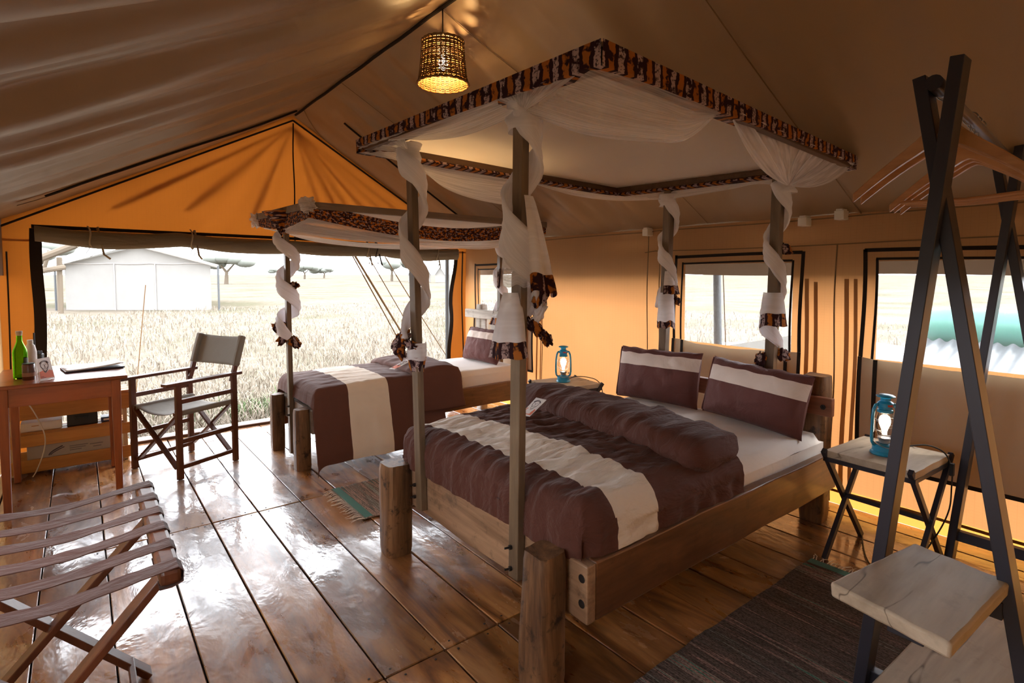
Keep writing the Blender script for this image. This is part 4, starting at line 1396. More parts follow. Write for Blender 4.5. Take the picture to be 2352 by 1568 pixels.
# near side: swag from the foot post to the middle of the long edge, then a fan down to the head post
mid = edgeA(3, .665, .055)
ruled(netA, 'net_swag', lambda u: edgeA(3, 1 - .335 * u, .07), poly([k2, (1.46, 1.42, 1.965), (1.68, 1.33, 1.955), (1.88, 1.29, 1.975), mid]), M['net_thin'], bulge=(0, .03, -.015), fold=.010)
ruled(netA, 'net_swag', poly([k2 + Vector((0, 0, .02)), (1.48, 1.50, 2.02), (1.7, 1.38, 2.01), mid]), poly([k2, (1.46, 1.44, 1.955), (1.68, 1.35, 1.945), (1.88, 1.30, 1.97), mid]), M['net'], nv=6, bulge=(0, .02, 0), fold=.006)
net_fan(netA, 'net_fan', lambda u: edgeA(3, .02 + .64 * u, .045), k4, M['net'], folds=8, amp=.035, out=(0, -1, .25), seed=1, curve=.06)
# far side and head side
ruled(netA, 'net_swag', lambda u: edgeA(1, u * .62, .068), poly([k1, (1.6, 2.66, 1.93), (1.95, 2.74, 1.885), (2.25, 2.77, 1.90), edgeA(1, .62, .055)]), M['net'], bulge=(0, -.03, 0), fold=.010)
ruled(netA, 'net_swag', lambda u: edgeA(1, .55 + .45 * u, .068), poly([edgeA(1, .55, .06), (2.68, 2.76, 1.99), (2.98, 2.60, 1.96), k3]), M['net'], bulge=(0, -.02, 0), fold=.008)
ruled(netA, 'net_swag', lambda u: edgeA(2, u, .068), poly([k3, (3.20, 2.12, 1.965), (3.21, 1.9, 1.975), (3.21, 1.72, 1.985), k4]), M['net'], bulge=(-.02, 0, 0), fold=.008)
# cloth wound round the posts
wrap(netA, *POSTS_A['P1'], 2.06, 1.13, .46, -1.2, .105, .052, 1.0, w2=.085)
wrap(netA, *POSTS_A['P2'], 2.06, 1.26, .50, -.2, .115, .052, 2.0, w2=.12)
wrap(netA, *POSTS_A['P3'], 1.97, 1.22, .40, -.9, .085, .048, 3.0)
wrap(netA, *POSTS_A['P4'], 1.97, 1.02, .42, -1.0, .085, .048, 4.0)
for pc, rr in ((k1, .045), (k2, .05), (k4, .03), (k3, .035)):
    m = MB()
    pc2 = Vector((pc.x + .02, pc.y + .03, pc.z - .005))
    m.grid(lambda u, v: tuple(pc2 + Vector((cos(2 * pi * u) * (.055 + .012 * sin(v * 9 + u * 12)), sin(2 * pi * u) * (.06 + .012 * sin(v * 7 + u * 9)), (v - .5) * rr * 2.2))), 24, 6)
    m.build('knot', M['net_roll'], netA, smooth=True)
# printed hems hanging at the ends
c = Vector((1.316, 2.447, 1.10))
bow(netA, c + RT * -.075 + Vector((0, 0, .02)), .050, .035, .045, 1.0, rot=.5)
bow(netA, c + RT * -.085 + Vector((0, 0, -.03)), .035, .03, .040, 2.0, rot=-.4)
bow(netA, c + RT * -.02 + FR * .03, .045, .028, .022, 3.0, rot=-.3)
flounce(netA, c + Vector((0, 0, .01)), .085, .048, .050, 4.2, .2, 2.0, .0, 3, amp=.12, mats=[M['net_roll'], M['kitenge']])
flounce(netA, c + Vector((0, 0, -.06)), .075, .048, .030, 3.0, .1, 2.4, 1.0, 3, amp=.25)
c = Vector((1.316, 1.637, 1.62))
flounce(netA, c + Vector((0, 0, .0)), .22, .050, .072, 2.6, -.45, 3.0, .30, 2, amp=.12, mats=[M['net_roll'], M['net']])
flounce(netA, c + Vector((0, 0, -.15)) + RT * -.03, .07, .045, .050, .9, -1.4, 3.5, 1.0, 2, amp=.12)
flounce(netA, c + Vector((0, 0, .12)), .36, .055, .135, 1.6, 1.15, 4.0, .16, 3, amp=.16, mats=[M['net_roll'], M['kitenge']])
bow(netA, c + RT * .085 + Vector((0, 0, -.25)), .040, .03, .045, 7.0, rot=.6)
bow(netA, c + RT * .080 + Vector((0, 0, -.315)), .038, .03, .035, 8.0, M['net_roll'], rot=.8)
flounce(netA, c + Vector((0, 0, -.24)) + RT * -.025, .245, .034, .082, 3.0, -.55, 5.0, .25, 3, amp=.15, mats=[M['net_roll'], M['kitenge']])
bow(netA, c + RT * .065 + Vector((0, 0, -.375)), .050, .03, .028, 9.0, rot=-.6)
bow(netA, c + RT * .105 + Vector((0, 0, -.415)), .030, .03, .026, 10.0, rot=-.5)
c = Vector((3.256, 2.393, 1.44))
flounce(netA, c + Vector((0, 0, .03)), .16, .05, .085, 2.4, .7, 8.0, .38, 3, amp=.18, mats=[M['net_roll'], M['kitenge']])
bow(netA, c + RT * .06 + Vector((0, 0, -.17)), .045, .03, .03, 11.0, rot=-.4)
flounce(netA, c + Vector((0, 0, -.12)), .25, .05, .062, 4.0, -.2, 9.0, .20, 2, amp=.12, mats=[M['net_roll'], M['kitenge']])
c = Vector((3.245, 1.622, 1.60))
bow(netA, c + RT * .055, .05, .03, .03, 12.0, rot=-.4)
flounce(netA, c + Vector((.024, .017, -.26)), .20, .052, .075, 4.6, 0, 11.0, .36, 2, amp=.12, mats=[M['net_roll'], M['kitenge']])
bow(netA, c + RT * .075 + Vector((.058, .042, -.64)), .05, .035, .04, 13.0, rot=-.3)
bow(netA, c + RT * -.06 + Vector((.062, .045, -.68)), .032, .03, .055, 14.0, rot=.2)

# ---------------------------------------------------------------- single bed
bedB = thing('canopy_single_bed', 'rustic log single bed with one canopy post at its foot', 'bed', (2.3, 4.45, 0))
log((1.262, 4.755), .10, .462, 0, 'leg', bedB, M['log'], 21.0, .085)
log((1.272, 4.15), .105, .452, 0, 'leg', bedB, M['log'], 25.0, .10)
log((3.40, 4.19), .10, 1.0, 0, 'headboard_post', bedB, M['head_y'], 29.0)
log((3.40, 4.86), .10, 1.125, 0, 'headboard_post', bedB, M['pale_head'], 31.0)
rough_plank((1.318, 4.06, .27), (1.355, 4.86, .445), 'footboard', bedB, M['grey_beam'], 11)
rough_plank((1.355, 4.03, .27), (3.34, 4.07, .45), 'side_rail', bedB, M['rail_x'], 12)
rough_plank((1.355, 4.84, .27), (3.34, 4.88, .45), 'side_rail', bedB, M['rail_x'], 13)
rough_plank((3.30, 4.10, .985), (3.345, 5.04, 1.075), 'headboard_plank', bedB, M['pale_head'], 14, amp=.003)
rough_plank((3.345, 4.55, .5), (3.375, 4.63, .99), 'headboard_slat', bedB, M['pale_head'], 15, amp=.003)
rough_plank((3.345, 4.72, .5), (3.375, 4.80, .99), 'headboard_slat', bedB, M['pale_head'], 16, amp=.003)
for x in (1.7, 2.3, 2.9):
    m = MB(); m.ext((x, 4.07, .345), (x + .09, 4.84, .37)); m.build('bed_slat', M['rail_y'], bedB, bevel=.003)
m = MB(); m.beam((1.296, 4.49, .03), (1.296, 4.53, 1.95), .035, .05, (0, 1, 0)); m.build('canopy_post', M['post'], bedB, bevel=.003)
m = MB(); m.beam((3.36, 4.48, .3), (3.36, 4.48, 1.93), .04, .05, (0, 1, 0)); m.build('canopy_post', M['post'], bedB, bevel=.003)
bolt((1.277, 4.475, .34), (-1, 0, 0), bedB, .006, .022); bolt((1.277, 4.475, .41), (-1, 0, 0), bedB, .006, .022)
CB = [Vector((1.27, 3.90, 1.925)), Vector((1.25, 5.17, 1.945)), Vector((3.42, 5.14, 1.93)), Vector((3.44, 3.88, 1.905))]
for i in range(4):
    a, b = CB[i], CB[(i + 1) % 4]
    m = MB(); m.beam(a, b, .035, .05); m.build('canopy_beam', M['grey_beam'], bedB, bevel=.003)
mattress('mattress', 1.375, 3.295, 4.072, 4.838, .372, .585, 'white sheeted mattress on the single log bed', .05, 8)
duvet('brown single bed duvet with cream band, hanging low beside the bed', 1.31, 2.38, 4.00, 4.90, .610, .07, .055, .47, .40, (1.57, 1.90), (2.13, 2.58), [M['duvet_s'], M['stripe_s']], 6.0, ripple=.022, puff=.03, wr=.012, flare=.09, fold_h=.05, foldhang=.22, loc=(1.9, 4.45, .1))
pillow('plum brown pillow with a pale band on the single bed', (3.14, 4.46, .588), .56, .34, .18, .32, .02, (.66, .86), 9.0, roll=.0)
card('printed welcome card tucked on the single bed duvet', [(2.00, 4.20, .668), (2.02, 4.14, .668), (2.20, 4.18, .722), (2.18, 4.24, .722)], (2.1, 4.07, .62))

netB = thing('mosquito_net', 'white mosquito net with printed border sagging over the single bed', 'mosquito net', (2.3, 4.5, 1.4))
def hfB(i, u): return 1.0
valance(netB, 'printed_valance', [p + Vector((0, 0, .02)) for p in CB], .105, .11, M['kitenge2'], edges=(3,))
valance(netB, 'printed_valance', [p + Vector((0, 0, .02)) for p in CB], .10, .05, M['kitenge2'], edges=(0,))
valance(netB, 'printed_valance', [p + Vector((0, 0, .02)) for p in CB], .09, .10, M['kitenge2'], edges=(1,))
m = MB(); m.grid(lambda u, v: tuple(CB[0].lerp(CB[3], u).lerp(CB[1].lerp(CB[2], u), v) + Vector((0, 0, .022 - .07 * sin(pi * u) * (.5 + .5 * sin(pi * v))))), 30, 20)
m.build('canopy_sheet', M['canopy_sheet'], netB, smooth=True)
kb = Vector((1.275, 4.49, 1.765)); kh = Vector((3.35, 4.44, 1.72))
def eB(i, t, h): 
    a = CB[i].lerp(CB[(i + 1) % 4], t); return a + Vector((0, 0, -h))
ruled(netB, 'net_swag', lambda u: eB(3, 1 - u, .085 + .11 * sin(pi * u)), poly([kb, (1.7, 4.05, 1.70), (2.2, 3.90, 1.675), (2.7, 3.92, 1.66), kh]), M['net'], bulge=(0, -.02, 0), fold=.010, fk=26)
ruled(netB, 'net_swag', lambda u: eB(1, u, .085 + .10 * sin(pi * u)), poly([kb, (1.7, 4.95, 1.73), (2.3, 5.08, 1.70), (2.8, 5.0, 1.70), kh]), M['net'], fold=.010)
net_fan(netB, 'net_fan', lambda u: eB(0, u, .085 + .05 * sin(pi * u)), kb, M['net'], folds=6, amp=.02, out=(-1, 0, .2), seed=3)
flounce(netB, kb + Vector((0, .0, .16)), .17, .16, .02, 3.0, -.3, 3.0, 1.0, 5, amp=.25, mats=[M['kitenge2'], M['kitenge2']], name='printed_gather')
bow(netB, CB[0] + Vector((-.01, -.01, .0)), .055, .05, .055, 31.0, M['net'])
bow(netB, CB[1] + Vector((-.01, .02, -.03)), .05, .05, .06, 32.0, M['net'])
bow(netB, CB[3] + Vector((.04, .12, -.02)), .06, .05, .06, 33.0, M['net'])
pB = ((1.296, 4.49, .03), (1.296, 4.53, 1.95))
wrap(netB, *pB, 1.77, .96, .34, -1.9, .085, .062, 7.0, w2=.13, th=.028)
c = Vector((1.296, 4.505, 1.0))
bow(netB, c + RT * -.075 + Vector((0, 0, .03)), .055, .04, .045, 21.0)
bow(netB, c + RT * -.045 + Vector((0, 0, -.06)), .055, .04, .040, 22.0, rot=.5)
bow(netB, c + RT * .045 + Vector((0, 0, -.09)), .055, .04, .045, 23.0, rot=-.4)
bow(netB, c + RT * .05 + Vector((0, 0, .36)), .035, .035, .028, 24.0)
pH = ((3.36, 4.48, .3), (3.36, 4.48, 1.93))
wrap(netB, *pH, 1.74, 1.05, .36, -1.0, .085, .055, 8.0)
flounce(netB, Vector((3.36, 4.48, 1.08)), .14, .05, .09, 3.6, -.5, 17.0, .5, 3, amp=.3)
# ================================================================== FURNITURE
# ---- bedside tables with crossed steel legs
def nightstand(label, loc, rot):
    t = thing('bedside_table', label, 'table', loc, rot, 'bedside tables with crossed steel legs')
    hx, hy, H_ = .225, .20, .56
    m = MB(); N = 14
    def top(sgn):
        def f(u, v):
            a, b = 2 * u - 1, 2 * v - 1
            e = max(abs(a), abs(b))
            x = a * (hx - .006 + .004 * nz(b * 3, 1.5)); y = b * (hy - .004 + .005 * nz(a * 3, 4.5))
            z = H_ - (.032 if sgn < 0 else 0) + .0015 * nz(a * 4, b * 4, sgn)
            return (x, y, z)
        return f
    m.grid(top(1), N, N)
    n0 = len(m.v)
    m.grid(top(-1), N, N)
    for f in m.f[N * N:]: f.reverse()
    K = N + 1
    def bi(i, j): return i * K + j
    ring = [(i, 0) for i in range(N)] + [(N, j) for j in range(N)] + [(i, N) for i in range(N, 0, -1)] + [(0, j) for j in range(N, 0, -1)]
    for q in range(len(ring)):
        a = bi(*ring[q]); b = bi(*ring[(q + 1) % len(ring)])
        m.f.append([a, n0 + a, n0 + b, b][::-1]); m.m.append(0)
    m.build('table_top', M['plank_pale'], t, world=False, smooth=40)
    z1 = H_ + .002
    for y in (-hy + .012, hy - .012):
        for s_ in (-1, 1):
            m = MB(); m.beam((s_ * (hx + .008), y - s_ * .006, z1), (-s_ * (hx - .005), y - s_ * .006, 0.0), .014 * 2, .022, (0, 1, 0)); m.build('leg', M['rack_metal'], t, world=False, bevel=.002)
        m = MB(); m.beam((-hx, y, H_ - .043), (hx, y, H_ - .043), .02, .02); m.build('apron_bar', M['rack_metal'], t, world=False)
    for x in (-hx + .01, hx - .01):
        m = MB(); m.beam((x, -hy, H_ - .043), (x, hy, H_ - .043), .02, .02); m.build('apron_bar', M['rack_metal'], t, world=False)
    m = MB(); m.beam((0, -hy, H_ * .5), (0, hy, H_ * .5), .02, .02); m.build('stretcher', M['rack_metal'], t, world=False)
    return t
ns1 = nightstand('bedside table with crossed legs near the clothes rack', (3.155, .985, 0), radians(-3))
ns2 = copy_tree(ns1); ns2.location = (3.14, 3.29, 0); ns2.rotation_euler = (0, 0, radians(-10)); ns2['label'] = 'bedside table with crossed legs between the two beds'

# ---- storm lanterns turned into lamps
def lantern(label, loc, rot):
    t = thing('storm_lantern', label, 'lantern', loc, rot, 'blue storm lanterns')
    m = MB(); m.lathe([(.0, 0), (.056, 0), (.060, .006), (.058, .012), (.050, .020), (.050, .042), (.044, .050), (.024, .056), (.0, .058)], n=32)
    m.build('oil_tank', M['blue_paint'], t, world=False, smooth=35)
    m = MB(); m.lathe([(.016, .055), (.022, .058), (.024, .072), (.030, .078), (.031, .084), (.022, .088), (.0, .088)], n=24); m.build('burner', M['steel'], t, world=False, smooth=35)
    prof = [(.026, .088), (.034, .105), (.042, .130), (.043, .150), (.038, .180), (.031, .205), (.029, .212)]
    m = MB(); m.lathe(prof, n=28); m.lathe([(r - .0018, z) for r, z in prof][::-1], n=28); m.build('glass_globe', M['glass'], t, world=False, smooth=True)
    m = MB(); m.lathe([(.030, .208), (.034, .210), (.034, .222), (.030, .226), (.030, .236), (.036, .238), (.036, .256), (.030, .262), (.022, .266), (.022, .280)], n=28)
    m.lathe([(.022, .282), (.040, .286), (.042, .290), (.030, .297), (.0, .300)], n=28); ch_ = m.build('chimney', M['blue_paint'], t, world=False, smooth=35)
    m = MB(); m.box((0, -.0365, .247), (.024, .002, .010)); m.build('red_label', M['red'], ch_, world=False)
    for s_ in (-1, 1):
        m = MB()
        pts = [(s_ * x, 0, z) for x, z in ((.040, .046), (.052, .050), (.060, .064), (.0625, .085), (.062, .14), (.060, .19), (.056, .225), (.047, .246), (.034, .250))]
        m.tube(pts, .0075, 10); m.build('side_tube', M['blue_paint'], t, world=False, smooth=True)
    m = MB()
    for zc in (.115, .165):
        rr = .047
        m.tube([(rr * cos(a), rr * sin(a), zc + .012 * cos(2 * a)) for a in np.linspace(0, 2 * pi, 25)[:-1]], .0012, 5, closed=True)
    for a in (.6, 2.2, 3.8, 5.4):
        m.tube([(.047 * cos(a), .047 * sin(a), .10), (.047 * cos(a + .7), .047 * sin(a + .7), .18)], .0012, 5)
    m.build('wire_guard', M['steel'], t, world=False)
    m = MB(); m.tube([(.064 * cos(a), -.012 - .05 * sin(a), .075 - .03 * sin(a)) for a in np.linspace(0, pi, 15)], .0016, 5); m.build('bail_handle', M['steel'], t, world=False)
    m = MB(); m.lathe([(.0, .098), (.011, .098), (.011, .115), (.014, .125), (.0235, .150), (.0255, .168), (.021, .186), (.010, .196), (.0, .198)], n=20); m.build('bulb', M['lamp_bulb'], t, world=False, smooth=True)
    m = MB(); m.tube([(.036, -.012, .072), (.046, -.016, .074)], .006, 8); m.build('wick_knob', M['steel'], t, world=False)
    return t
ln1 = lantern('lit blue storm lantern on the table by the clothes rack', (3.11, .985, .561), radians(-38))
ln2 = copy_tree(ln1); ln2.location = (3.135, 3.31, .561); ln2.rotation_euler = (0, 0, radians(-30)); ln2['label'] = 'lit blue storm lantern on the table between the beds'
def cable(name, pts, r, mat, label, cat='cable'):
    f = poly(pts); m = MB(); n = len(pts) * 7
    m.tube([f(i / n) for i in range(n + 1)], r, 7)
    return tag(m.build(name, mat, None, smooth=True), label, cat)
t = thing('lamp_cable', 'black lamp cable with switch hanging off the table by the clothes rack', 'cable', (3.3, .9, .56))
f = poly([(3.16, .96, .585), (3.22, .905, .60), (3.275, .845, .605), (3.30, .785, .575), (3.30, .757, .50), (3.30, .755, .42), (3.29, .76, .30), (3.20, .79, .18), (3.05, .85, .05), (3.0, .95, .008), (3.12, 1.05, .008), (3.35, 1.15, .008)])
m = MB(); m.tube([f(i / 80) for i in range(81)], .0035, 7); m.build('cord', M['black_cord'], t, smooth=True)
m = MB(); m.box((3.30, .756, .505), (.022, .018, .062)); m.build('inline_switch', M['black'], t, bevel=.003)
cable('lamp_cable', [(3.18, 3.29, .585), (3.24, 3.25, .60), (3.32, 3.2, .59), (3.37, 3.15, .565), (3.385, 3.11, .50), (3.36, 3.07, .30), (3.38, 3.1, .02)], .0035, M['black_cord'], 'black lamp cable on the table between the beds')

# ---- clothes rack: two crossed steel frames, pipe and plank shelves
rack = thing('clothes_rack', 'black steel A-frame clothes rack with plank shelves', 'clothes rack', (2.7, .5, 0))
def aframe(x, dy, top=1.0):
    m = MB(); m.beam((x, .675 + dy, .016 if x < 2.5 else 0), (x + .0, .474 + dy, 2.06 * top), .034, .072, (1, 0, 0)); m.build('leg', M['rack_metal'], rack, bevel=.002)
    m = MB(); m.beam((x + .038, .226 + dy, 0), (x + .038, .574 + dy, 2.035 * top), .034, .072, (1, 0, 0)); m.build('leg', M['rack_metal'], rack, bevel=.002)
aframe(1.985, 0); aframe(3.42, .105)
m = MB(); m.tube([(1.96, .527, 2.0), (3.47, .632, 2.0)], .0165, 16); m.build('hanging_pipe', M['steel'], rack, smooth=40)
m = MB(); m.tube([(1.955, .527, 2.0), (2.05, .534, 2.0)], .022, 14); m.build('pipe_sleeve', M['rack_metal'], rack, smooth=40)
m = MB(); m.beam((2.0, .33, .515), (2.0, .60, .515), .035, .05); m.build('cross_bar', M['rack_metal'], rack, bevel=.002)
m = MB(); m.beam((1.70, .475, .515), (2.02, .46, .515), .085, .07); m.build('shelf_bracket', M['rack_metal'], rack, bevel=.003)
m = MB(); m.beam((2.0, .26, .14), (2.0, .66, .14), .035, .05); m.build('cross_bar', M['rack_metal'], rack, bevel=.002)
m = MB(); m.beam((3.44, .36, .14), (3.44, .76, .14), .035, .05); m.build('cross_bar', M['rack_metal'], rack, bevel=.002)
def slab(name, quad, z, th, mat, parent, seed):
    """thick split plank from four plan corners"""
    a, b, c, d = [Vector((p[0], p[1], 0)) for p in quad]
    m = MB(); N = 22
    def pt(u, v, zz):
        uu = u + .012 * nz(v * 5, seed) * (1 if u in (0, 1) else 0); vv = v + .012 * nz(u * 5, seed + 3) * (1 if v in (0, 1) else 0)
        p = a.lerp(b, uu).lerp(d.lerp(c, uu), vv); return (p.x, p.y, zz + .0025 * nz(u * 6, v * 6, seed))
    m.grid(lambda u, v: pt(u, v, z), N, N)
    n0 = len(m.v); k0 = len(m.f)
    m.grid(lambda u, v: pt(u * .985 + .0075, v * .985 + .0075, z - th), N, N)
    for f in m.f[k0:]: f.reverse()
    K = N + 1
    ring = [(i, 0) for i in range(N)] + [(N, j) for j in range(N)] + [(i, N) for i in range(N, 0, -1)] + [(0, j) for j in range(N, 0, -1)]
    for q in range(len(ring)):
        i, j = ring[q]; i2, j2 = ring[(q + 1) % len(ring)]
        p, r = i * K + j, i2 * K + j2
        m.f.append([p, n0 + p, n0 + r, r]); m.m.append(0)
    o = m.build(name, mat, parent, smooth=40, bevel=.008)
    return o
slab('shelf_plank', [(1.552, .343), (2.006, .319), (2.062, .560), (1.61, .629)], .60, .042, M['plank_pale'], rack, 1.0)
slab('shelf_plank', [(1.55, .30), (2.62, .30), (2.58, .585), (1.56, .615)], .20, .042, M['plank_pale'], rack, 4.0)

# ---- wooden hangers on the pipe
def hanger(label, x, yaw=0.0, bar=True):
    t = thing('clothes_hanger', label, 'hanger', (x, .527 + (x - 1.96) * .07, 2.0), yaw, 'wooden hangers on the clothes rack')
    m = MB()
    NS = 26; P = []; F = []
    for i in range(NS + 1):
        s_ = -1 + 2 * i / NS
        y = s_ * .235
        zc = -.125 - .17 * abs(s_) ** 1.35 + .02 * exp(-(s_ * 5) ** 2)
        hgt = .046 * (1 - .35 * abs(s_)) + .022 * exp(-(s_ * 4) ** 2)
        thk = .014 + .012 * (1 - abs(s_))
        xo = -.03 * (abs(s_) ** 2)
        for a, b in ((-1, -1), (1, -1), (1, 1), (-1, 1)):
            P.append((xo + a * thk / 2, y, zc + b * hgt / 2))
    for i in range(NS):
        for j in range(4):
            F.append((i * 4 + j, i * 4 + (j + 1) % 4, i * 4 + 4 + (j + 1) % 4, i * 4 + 4 + j)[::-1])
    F += [(0, 1, 2, 3), (NS * 4 + 3, NS * 4 + 2, NS * 4 + 1, NS * 4)]
    m.add(P, F); m.build('shoulder_bar', M['hanger'], t, world=False, smooth=50, bevel=.004)
    if bar:
        m = MB(); m.tube([(-.022, -.20, -.275), (-.018, 0, -.285), (-.022, .20, -.275)], .007, 8); m.build('trouser_bar', M['hanger'], t, world=False, smooth=40)
    m = MB(); m.tube([(0, 0, -.10), (0, 0, -.045)] + [(0, .022 * sin(a) , .002 + .022 * -cos(a) + .0) for a in np.linspace(.0, 1.5 * pi, 14)], .002, 6); m.build('hook', M['steel'], t, world=False, smooth=True)
    return t
hg = hanger('wooden hanger nearest the front frame of the clothes rack', 2.10, 0, False)
hb = hanger('wooden hanger in the middle of the rack pipe', 2.52, -.06)
for x, yaw, lab in ((2.19, .05, 'wooden hanger second from the front frame of the rack'), (2.60, .03, 'wooden hanger just behind the middle one on the pipe'), (2.68, -.03, 'wooden hanger farthest along the rack pipe')):
    o = copy_tree(hg if x < 2.3 else hb); o.location = (x, .527 + (x - 1.96) * .07, 2.0); o.rotation_euler = (0, 0, yaw); o['label'] = lab

# ---- folding luggage rack
lug = thing('luggage_rack', 'folding luggage rack with dark leather straps', 'luggage rack', (-.11, 2.2, 0))
for x in (.178, -.39):
    m = MB(); m.beam((x, 1.775, .60), (x, 2.605, .60), .055, .045); m.build('top_rail', M['chair_wood'], lug, bevel=.012)
for y, o_ in ((1.86, 0), (2.31, 0)):
    m = MB(); m.beam((.175, y, .585), (-.37, y, 0), .022, .062, (0, 1, 0)); m.build('leg', M['chair_wood'], lug, bevel=.003)
    m = MB(); m.beam((-.387, y + .03, .585), (.158, y + .03, 0), .022, .062, (0, 1, 0)); m.build('leg', M['chair_wood'], lug, bevel=.003)
    m = MB(); m.tube([(-.106, y - .018, .292), (-.106, y + .046, .292)], .007, 8); m.build('pivot_bolt', M['steel'], lug)
m = MB(); m.beam((.105, 1.86, .055), (.105, 2.36, .055), .02, .035); m.build('stretcher', M['chair_wood'], lug, bevel=.003)
m = MB(); m.beam((-.315, 1.86, .055), (-.315, 2.36, .055), .02, .035); m.build('stretcher', M['chair_wood'], lug, bevel=.003)
for k in range(6):
    y = 1.808 + k * .1525
    m = MB(); P = []; F = []
    path = []
    for i in range(25):
        u = i / 24; x = .178 + (-.39 - .178) * u
        path.append((x, .6265 - .030 * sin(pi * u) ** 1.0 + .004 * nz(x * 8, k)))
    path = [(.150, .574), (.180, .573), (.2085, .582), (.2095, .612), (.197, .6255)] + path[1:-1] + [(-.409, .6255), (-.4215, .612), (-.4205, .582), (-.392, .573), (-.362, .574)]
    n = len(path)
    for i, (x, z) in enumerate(path):
        w = .066; tw = .004 * nz(i * .4, k * 3.1)
        for dy, dz in ((-w / 2, -.0015), (w / 2, -.0015), (w / 2, .0015), (-w / 2, .0015)):
            P.append((x, y + dy, z + dz + (tw * (1 if dy > 0 else -1) if 5 < i < n - 5 else 0)))
    for i in range(n - 1):
        for j in range(4):
            F.append((i * 4 + j, i * 4 + (j + 1) % 4, i * 4 + 4 + (j + 1) % 4, i * 4 + 4 + j))
    F += [(3, 2, 1, 0), ((n - 1) * 4, (n - 1) * 4 + 1, (n - 1) * 4 + 2, (n - 1) * 4 + 3)]
    m.add(P, F); m.build('leather_strap', M['leather'], lug, smooth=50)

# ---- writing desk
desk = thing('writing_desk', 'red-brown varnished writing desk in the corner', 'desk', (-.10, 4.76, 0))
m = MB(); m.ext((-.43, 4.375, .766), (.235, 5.14, .79)); m.build('desk_top', M['red_wood'], desk, bevel=.006)
for y in (4.415, 5.10):
    m = MB(); m.ext((-.39, y - .011, .655), (.19, y + .011, .766)); m.build('apron', M['red_wood'], desk, bevel=.002)
for x in (-.385, .185):
    m = MB(); m.ext((x - .011, 4.41, .655), (x + .011, 5.10, .766)); m.build('apron', M['red_wood'], desk, bevel=.002)
for x in (-.375, .172):
    for y in (4.42, 5.10):
        m = MB(); m.box((x, y, .383), (.052, .052, .766), None, 0, .72); m.build('leg', M['red_wood_z'], desk, bevel=.004)

# things on the desk
t = thing('glass_bottle', 'green glass bottle with cork on the desk', 'bottle', (-.305, 4.66, .79))
po = [(.0, .0), (.034, .0), (.038, .006), (.038, .165), (.034, .185), (.022, .215), (.0155, .235), (.0145, .285)]
m = MB(); m.lathe(po, n=32); m.lathe([(max(0, r - .003), z + (.004 if i < 2 else 0)) for i, (r, z) in enumerate(po)][::-1], n=32); bb_ = m.build('bottle_body', M['bottle_glass'], t, world=False, smooth=40)
m = MB(); m.lathe([(.0, .272), (.0155, .272), (.0165, .286), (.0175, .290), (.0175, .300), (.0, .301)], n=20); m.build('cork', M['plank_pale'], t, world=False, smooth=35)
m = MB(); lp = [(.0388, .035), (.0388, .13)]
n = 18; P = []; F = []
for r, z in lp:
    for j in range(n + 1):
        a = radians(-60) + radians(130) * j / n; P.append((r * cos(a), r * sin(a), z))
F = [(j, j + 1, n + 2 + j, n + 1 + j) for j in range(n)]
m.add(P, F); m.build('label', M['bottle_dark'], bb_, world=False, smooth=True)
t = thing('jar', 'dark brown jar beside the green bottle', 'jar', (-.262, 4.565, .79))
m = MB(); m.lathe([(.0, .0), (.030, 0), (.032, .004), (.032, .092), (.029, .098), (.0, .099)], n=26); jb_ = m.build('jar_body', M['jar'], t, world=False, smooth=35)
m = MB(); m.lathe([(.0325, .022), (.0325, .046)], n=26); m.build('label_band', plain('cream_brown_label', (.28, .15, .10), .7), jb_, world=False, smooth=True)
m = MB(); m.lathe([(.030, .098), (.031, .104), (.0, .105)], n=26); m.build('lid', M['black'], t, world=False, smooth=35)
t = thing('plastic_bottle', 'white plastic bottle behind the green glass bottle', 'bottle', (-.262, 4.80, .79))
m = MB(); m.lathe([(0, 0), (.030, 0), (.032, .01), (.032, .15), (.024, .19), (.013, .205), (0, .205)], n=24); m.build('bottle_body', M['white'], t, world=False, smooth=40)
m = MB(); m.lathe([(.016, .203), (.016, .228), (0, .229)], n=20); m.build('cap', M['white'], t, world=False, smooth=35)
t = thing('two_way_radio', 'black two-way radio with antenna on the desk', 'radio', (-.232, 4.95, .79), radians(-30))
m = MB(); m.ext((-.03, -.017, 0), (.03, .017, .118)); rb_ = m.build('body', M['black'], t, world=False, bevel=.006)
m = MB(); m.tube([(-.020, 0, .115), (-.020, 0, .26)], [.0065, .005], 10); m.build('antenna', M['black'], t, world=False, smooth=40)
for x in (.004, .019):
    m = MB(); m.lathe([(.0065, .118), (.0065, .136), (0, .137)], (x, 0, 0), 12); m.build('knob', plain('knob_blue_grey', (.06, .08, .11), .3), rb_, world=False, smooth=35)
m = MB(); m.ext((-.018, -.0185, .02), (.018, -.0168, .09)); m.build('speaker_grille', M['rack_metal'], rb_, world=False)
card('printed welcome card standing on the desk', [(-.203, 4.445, .791), (-.135, 4.535, .791), (-.160, 4.56, .925), (-.222, 4.475, .925)], (-.17, 4.5, .79))
m = MB(); 
t = thing('magazine', 'dark-edged magazine folder lying on the desk', 'magazine', (.06, 4.83, .791), radians(8))
m = MB(); m.ext((-.165, -.12, 0), (.165, .12, .011)); m.build('cover', plain('folder_cover', (.03, .028, .05), .4), t, world=False, bevel=.002)
m = MB(); m.grid(lambda u, v: (-.160 + .32 * u, -.115 + .23 * v, .012 + .022 * u ** 2 * 1.0), 14, 4); m.build('page', M['paper'], t, world=False, smooth=True, solid=.002)
